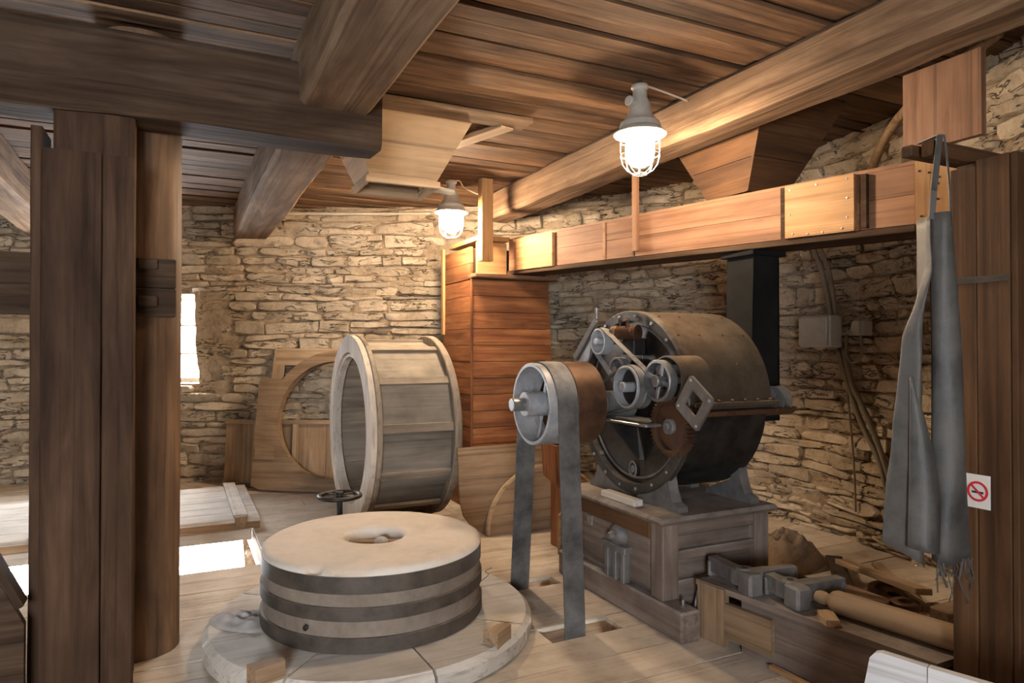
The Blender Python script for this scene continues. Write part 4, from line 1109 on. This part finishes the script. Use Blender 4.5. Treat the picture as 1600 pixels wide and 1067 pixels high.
# ------------------------------------------------------------------ apron
ap = thing('rubber_apron', 'worn grey rubber apron hanging from a strap in front of the cabinet', 'apron', (2.62, 1.64, .6))
AR = V(.8988, -.4384, 0); AF = V(-.4384, -.8988, 0); AD = 2.62; AO = V(2.586, 1.654, 0)     # right, towards the room, hanging point
def ax_(px): return (px-1450)/1067*AD
def interp(tab, t):
    for (a, b), (c, d) in zip(tab, tab[1:]):
        if a <= t <= c: return b + (d-b)*(t-a)/(c-a)
    return tab[0][1] if t < tab[0][0] else tab[-1][1]
LE = [(335, 1447), (420, 1446), (480, 1428), (520, 1413), (560, 1409), (650, 1400), (730, 1392), (800, 1385), (850, 1382)]
RE = [(335, 1479), (420, 1486), (520, 1494), (650, 1500), (760, 1506), (870, 1511)]
def zpx(y): return 1.6-(y-544.7)/1067*AD
def apron_sheet(name, u0, u1, fn, y0, y1, nu, nv, th=.006):
    vs, fs = [], []
    for j in range(nv+1):
        for i in range(nu+1):
            u = u0+(u1-u0)*i/nu; v = j/nv
            vs.append(fn(u, v, y0, y1))
    m = len(vs)
    for j in range(nv):
        for i in range(nu):
            a = j*(nu+1)+i; fs.append([a, a+1, a+nu+2, a+nu+1])
    nrm = [AF for _ in vs]
    vs += [p - AF*th for p in vs]
    fs2 = [[m+k for k in f[::-1]] for f in fs]
    rim = [i for i in range(nu+1)] + [j*(nu+1)+nu for j in range(1, nv+1)] + [nv*(nu+1)+i for i in range(nu-1, -1, -1)] + [j*(nu+1) for j in range(nv-1, 0, -1)]
    sd = [[rim[k], m+rim[k], m+rim[(k+1) % len(rim)], rim[(k+1) % len(rim)]] for k in range(len(rim))]
    return obj(name, (vs, fs+fs2+sd), M_APRON, ap, None, True)
def right_fn(u, v, y0, y1):
    y = y0+(y1-y0)*v; r = interp(RE, y); l = 1450+3*math.sin(v*2.2)
    a = PI*(1-u); x = l+(r-l)*(.5+.5*math.cos(a)) ; dep = .055*(1-.45*v)*math.sin(a) + .01*math.sin(u*7+v*6)*v
    if v > .97: y += 6*math.sin(u*5)
    return AO + AR*ax_(x) + AF*(dep+.01) + V(0, 0, zpx(y))
def left_fn(u, v, y0, y1):
    hem = 848+44*u; y = y0+(hem-y0)*v
    l = interp(LE, y); r = 1453
    x = l+(r-l)*u
    dep = .03*math.sin(u*PI*1.5+.4-1.3*v) + .05*v*math.sin(u*PI)*(1-.3*u) - .05*u**3*(1-v*.5) + .012*noise.noise((u*4, v*9, 1))
    return AO + AR*ax_(x) + AF*(dep-.005) + V(0, 0, zpx(y))
def flap_fn(u, v, y0, y1):
    y = y0+(y1-y0)*v; w = math.sin(min(1, v*1.25)*PI*.5)
    l = 1413-16*v; r = l+4+44*w**1.1
    x = l+(r-l)*u; dep = .035+.05*math.sin(u*PI*.85+.25)*w+.035*v
    return AO + AR*ax_(x) + AF*dep + V(0, 0, zpx(y+u*v*10))
apron_sheet('right_panel', 0, 1, right_fn, 335, 872, 18, 30)
apron_sheet('left_panel', 0, 1, left_fn, 338, 850, 18, 30)
apron_sheet('folded_flap', 0, 1, flap_fn, 588, 845, 14, 22)
def apt(px, y, dep): return AO + AR*ax_(px) + AF*dep + V(0, 0, zpx(y))
for pxs, dp in (((1449, 1452, 1458, 1463), .03), ((1474, 1473, 1469, 1466), .045)):
    pts = [apt(pxs[0], 345, dp), apt(pxs[1], 300, dp), apt(pxs[2], 250, dp), apt(pxs[3], 216, dp-.005)]
    for a, b in zip(pts, pts[1:]): board('strap', a, b+V(0, 0, .004), .024 if dp < .04 else .008, .004, M_APRON, ap, AF, .001)
board('strap_loop', apt(1461, 214, .04), apt(1461, 212, -.10), .024, .004, M_APRON, ap, (0, 0, 1), .001)
rr = random.Random(4); gs = []
for i in range(16):
    px = rr.uniform(1452, 1508); y0 = 868; y1 = rr.uniform(890, 938)
    gs.append(tube([apt(px, y0, .03), apt(px+rr.uniform(-4, 4), (y0+y1)/2, .03+rr.uniform(-.02, .02)), apt(px+rr.uniform(-8, 8), y1, .03)], rr.uniform(.0015, .005), 5))
tag(obj('frayed_hem', joined(gs), M_APRON, ap, None, True), kind='stuff')

# ------------------------------------------------------------------ workbench side: bin, clamps, roller, junk
bn = thing('low_bench', 'low wooden bench box with a board front beside the machine base', 'bench', (2.85, 2.3, 0))
def bb(nm, x0, x1, y0, y1, z0, z1, mat, gr='Y'):
    p = [V(2.65+x, y, z) for x, y, z in ((0, 0, 0),)]
    return box(nm, x0, x1, y0, y1, z0, z1, mat, bn, .006, gr)
bq = lambda x, y, z: V(2.62+(3.0-y)*.15+x, y, z)         # the bench stands a little askew
def bslab(nm, x, y0, y1, z0, z1, th, mat, ax=None): return slab(nm, [bq(x, y0, z0), bq(x, y1, z0), bq(x, y1, z1), bq(x, y0, z1)], th, mat, bn, (1, .15, 0), ax)
slab('top_board', [bq(-.01, 3.0, .28), bq(-.01, 1.76, .28), bq(.2, 1.76, .28), bq(.2, 3.0, .28)], .03, M_TABLE, bn, (0, 0, 1))
slab('top_board', [bq(.204, 3.0, .28), bq(.204, 1.76, .28), bq(.42, 1.76, .28), bq(.42, 3.0, .28)], .03, M_TABLE, bn, (0, 0, 1))
bslab('front_board', .012, 2.72, 1.76, .0, .278, .03, M_TABLE)
bslab('end_block', -.02, 2.98, 2.80, .0, .305, .04, M_BROWN, (0, 0, 1))
bslab('pale_board', -.02, 2.80, 2.52, .05, .235, .03, M_BROWN)
bslab('back_board', .38, 3.0, 1.76, .0, .278, .03, M_BROWN)
tag(obj('sheet_metal_cover', lathe([(.005, .36), (.03, .34), (.07, .2), (.1, .0), (.09, .0), (.06, .18), (.02, .33)], 18, True), M_STEEL, None, T(2.70, 3.035, 0) @ Matrix.Diagonal((1, .3, .84, 1)), True), 'grey sheet-metal cover wedged between machine base and bench', 'cover')
def bracket(x, y, label, s=1.0, la=.34):
    t = thing('cast_bracket', label, 'bracket', (x, y, .31), 'cast brackets on the bench')
    M = T(x, y, .311) @ Matrix.Rotation(-.12, 4, 'Z') @ Matrix.Scale(s, 4)
    arm = [(-.035, .0), (.035, .0), (.04, .12), (.03, .16), (.03, la), (-.03, la), (-.03, .16), (-.04, .12)]
    arm2 = [(.0, -.035), (.12, -.04), (.16, -.03), (.30, -.03), (.30, .03), (.16, .03), (.12, .04), (.0, .035)]
    obj('long_arm', prism(arm, .035, .115), M_CAST, t, M); obj('side_arm', prism(arm2, .03, .115), M_CAST, t, M @ T(.01, .05, 0))
    obj('corner_block', cbox(.09, .11, .12, .014), M_CAST, t, M @ T(0, .015, .06))
    obj('boss', disc(.045, .11, .125, 20, .006), M_CAST, t, M @ T(.01, .075, 0), 'auto'); obj('bolt_hole', disc(.018, .125, .127, 14), M_IRON, t, M @ T(.01, .075, 0))
    obj('end_lug', cbox(.035, .075, .1, .012), M_CAST, t, M @ T(.30, .05, .05)); obj('end_lug', cbox(.075, .035, .1, .012), M_CAST, t, M @ T(.0, la-.01, .05))
    return t
bracket(2.69, 2.66, 'cast corner bracket on the bench nearest the machine base')
bracket(2.76, 2.42, 'cast corner bracket on the bench beside the wooden roller', 1.0, .22)
ro = thing('wooden_roller', 'thick turned wooden roller with a tapered end lying on the bench', 'roller', (2.9, 2.0, .31))
a, b = V(2.862, 2.405, .368), V(2.985, 1.74, .368); d = (b-a).normalized()*.67
obj('roller_body', xf(lathe([(1e-4, .0), (.026, .0), (.032, .02), (.032, .045), (.022, .06), (.048, .085), (.056, .105), (.056, .67), (1e-4, .67)], 26), AXX), M_HOPPER, ro, frame(a, d, (0, 0, 1)), 'auto')
tag(obj('carved_block', prism([(-.07, -.03), (.04, -.04), (.07, -.02), (.06, .03), (-.02, .04), (-.07, .03)], 0, .03), M_HOPPER, None, T(2.765, 2.26, .3115) @ Matrix.Rotation(1.0, 4, 'Z')), 'small carved wooden wedge at the thin end of the roller', 'wedge')
tag(box('pale_offcut', 2.655, 2.69, 2.26, 2.52, .001, .02, M_PINE, None, .002, 'Y'), 'pale strip of wood on the floor in front of the bench', 'offcut')
wb = thing('white_panel_box', 'white painted board box with a rounded corner at the bottom right', 'box', (2.5, 1.35, 0))
sl = frame((2.10, 1.66, .0), (.33, -.944, 0), (-.944, -.33, 0))
obj('side_panel', prism([(0, 0), (.27, 0), (.27, .578), (.135, .582), (.115, .575), (.10, .555)], 0, .03), M_WHITE, wb, sl)
obj('side_panel', prism([(.273, 0), (.9, 0), (.9, .575), (.273, .578)], 0, .03), M_WHITE, wb, sl)
slab('end_panel', [sl @ V(0.002, 0, .0), sl @ V(.098, .54, .0), sl @ V(.098, .54, -.02), sl @ V(.002, 0, -.28)], .02, M_WHITE, wb, sl.to_3x3() @ V(1, 0, 0))
# junk pile in the dark corner
jb = lambda nm, lab, cat: thing(nm, lab, cat, (3.7, 2.7, 0))
tag(board('long_plank', (4.15, 3.28, .12), (3.42, 2.22, .36), .085, .035, M_HOPPER), 'long narrow plank slanting across the scrap heap', 'plank')
tag(board('long_plank', (4.2, 3.05, .16), (3.55, 2.3, .22), .06, .03, M_BROWN), 'thin dark plank lying behind the slanting plank', 'plank')
lv = thing('eye_lever', 'flat iron lever with a ring eye in the scrap heap', 'lever', (3.35, 2.45, .1))
obj('eye', ring(.035, .07, 0, .035, 24, .005), M_RUST, lv, T(3.42, 2.32, .245), 'auto')
board('arm', (3.36, 2.36, .262), (3.25, 2.62, .27), .07, .03, M_RUST, lv)
obj('counterweight', disc(.08, 0, .06, 24, .012), M_RUST, lv, T(3.22, 2.66, .24), 'auto')
box('stand_block', 3.15, 3.5, 2.3, 2.75, .0, .235, M_BROWN, lv, .01)
def torus(R_, r_, n=28, m=8): return lathe([(R_+r_*math.cos(2*PI*i/m), r_*math.sin(2*PI*i/m)) for i in range(m)], n, True)
tag(obj('iron_hoop', torus(.13, .018), M_RUST, None, T(3.42, 2.95, .12) @ Matrix.Rotation(.5, 4, 'X'), True), 'rusty iron hoop in the scrap heap by the bench', 'hoop')
tag(obj('pulley_disc', joined([ring(.05, .11, 0, .05, 30, .006), ring(.02, .05, .015, .035, 20, .004)]), M_RUST, None, T(3.58, 2.93, .002), 'auto'), 'rusty flat pulley lying in the scrap heap', 'pulley')
tag(obj('iron_ring', torus(.07, .014), M_RUST, None, T(3.60, 2.20, .016), True), 'small rusty iron ring on the floor of the scrap heap', 'ring')
tag(box('wood_offcut', 3.15, 3.27, 2.88, 2.97, .0, .08, M_HOPPER, None, .006), 'square wooden offcut behind the cast brackets', 'offcut')
tag(obj('sack', heap(36, .34, .2, 44, 1.2, .8, .35), M_BROWN, None, T(4.12, 3.75, -.002) @ Matrix.Rotation(.5, 4, 'Z'), True), 'slumped dusty sack at the foot of the right wall', 'sack')

tag(obj('iron_casting', joined([xf(cbox(.26, .07, .06, .01), T(0, 0, .03)), xf(cbox(.07, .2, .06, .01), T(.06, .08, .03)), xf(disc(.06, 0, .09, 18), T(-.1, 0, 0))]), M_RUST, None, T(3.74, 2.38, .0) @ Matrix.Scale(.8, 4) @ Matrix.Rotation(.7, 4, 'Z')), 'rusty forked iron casting on the floor next to the cabinet', 'casting')
tag(obj('iron_bar', tube([(3.56, 2.76, .03), (3.62, 2.56, .06), (3.60, 2.36, .12)], .018, 8), M_IRON, None, None, True), 'black bent iron bar lying over the scrap heap', 'bar')
tag(obj('gear_blank', joined([ring(.04, .15, 0, .05, 34, .008), ring(.11, .15, .05, .07, 34, .006)]), M_RUST, None, T(3.98, 2.78, .03) @ Matrix.Rotation(.16, 4, 'X'), 'auto'), 'flat rusty wheel blank near the wall beside the slanting plank', 'wheel')
tag(box('wood_block', 3.86, 4.14, 2.36, 2.48, .0, .13, M_BROWN, None, .008), 'dark squared timber block at the foot of the right wall by the cabinet', 'block')
tag(box('wood_block', 3.40, 3.66, 3.2, 3.3, .0, .11, M_RAIL, None, .008), 'dark timber block behind the machine base corner', 'block')
tag(board('long_plank', (4.35, 3.5, .06), (3.86, 3.02, .06), .11, .03, M_RAIL), 'dark plank lying flat at the foot of the right wall', 'plank')
tag(obj('chain_link', torus(.055, .016), M_RUST, None, T(4.17, 2.62, .017), True), 'single heavy iron link near the timber block', 'link')

# ------------------------------------------------------------------ wall electrics
def wall_frame(s, z, off):
    p, n, d = cur(s); c = wp(s, z, off); return frame(c, (d.x, d.y, 0), (-n.x, -n.y, 0))
s_j = s_at(4.72, 3.2)
def s_for(px, d=5.3):
    best = None; dirx = (px-800)/1067
    for i in range(NC):
        p = CUR[i]; dd = p.x*CAMF.x+p.y*CAMF.y; xx = p.x*CAMR.x+p.y*CAMR.y
        if dd > 1.5 and p.x > 2 and (best is None or abs(xx/dd-dirx) < best[0]): best = (abs(xx/dd-dirx), ARC[i], dd)
    return best[1], best[2]
def wz(y, d): return 1.6-(y-544.7)/1067*d
s1, d1 = s_for(1307); s2, d2 = s_for(1367)
jx = thing('junction_box', 'grey electrical junction box on the right stone wall', 'junction box', wp(s1, wz(518, d1), .1))
jm = wall_frame(s1, wz(518, d1), .16)
obj('box_body', cbox(.34, .26, .13, .012), M_PVC, jx, jm); obj('box_lid', cbox(.31, .23, .02, .006), M_PVC, jx, jm @ T(0, 0, .075))
sk = thing('wall_socket', 'small wall socket with a looped cable beside the junction box', 'socket', wp(s2, wz(512, d2), .08))
km = wall_frame(s2, wz(512, d2), .08)
obj('socket_body', cbox(.12, .12, .09, .012), M_PVC, sk, km); obj('socket_cap', prism([(-.05, -.02), (.05, -.05), (.05, .05), (-.02, .05)], .045, .075), M_PVC, sk, km)
obj('cable_loop', tube(smooth_path([km @ V(.0, -.06, .02), km @ V(.02, -.2, .03), km @ V(-.07, -.27, .03), km @ V(-.16, -.2, .02), km @ V(-.18, -.05, .0)], 6), .012, 7), M_CABLE, sk, None, True)
def wall_path(pxs, r, name, label, cat='cable', off=.06, mat=None):
    pts = []
    for px, y in pxs:
        s, d = s_for(px); pts.append(wp(s, wz(y, d), off))
    return tag(obj(name, tube(smooth_path(pts, 5), r, 7), mat or M_CABLE, None, None, True), label, cat)
wall_path([(1298, 378), (1312, 430), (1318, 492)], .022, 'conduit_pipe', 'left of two conduits running from the trough to the junction box', 'conduit', .11)
wall_path([(1308, 378), (1322, 430), (1326, 492)], .018, 'conduit_pipe', 'right of two conduits running from the trough to the junction box', 'conduit', .11)
wall_path([(1318, 545), (1330, 600), (1348, 660), (1368, 720), (1378, 770)], .022, 'wall_cable', 'thick cable dropping from the junction box behind the apron, the lower one', off=.07)
wall_path([(1330, 545), (1340, 600), (1360, 660), (1380, 730), (1388, 780)], .022, 'wall_cable', 'thick cable dropping from the junction box, nearest the apron', off=.08)
wall_path([(1326, 545), (1328, 640), (1326, 720), (1322, 800)], .008, 'wall_cable', 'thin cable hanging straight down from the junction box', off=.06)
pts = []
for x, y in ((1.05, 8.5), (1.6, 8.3), (2.2, 8.02), (2.75, 7.72)):
    pts.append(wp(s_at(x, y), 3.17, .075))
tag(obj('ceiling_conduit', tube(smooth_path(pts, 6), .016, 8), M_PALECABLE, None, None, True), 'pale conduit curving along the top of the back wall', 'conduit')
tag(obj('twig_wire', tube(smooth_path([(1.66, 3.95, .12), (1.70, 3.93, .15), (1.69, 3.9, .16), (1.73, 3.88, .2), (1.70, 3.86, .23), (1.74, 3.85, .25)], 4), .003, 5), M_CABLE, None, None, True), 'thin bent wire sticking up right of the millstone', 'wire')
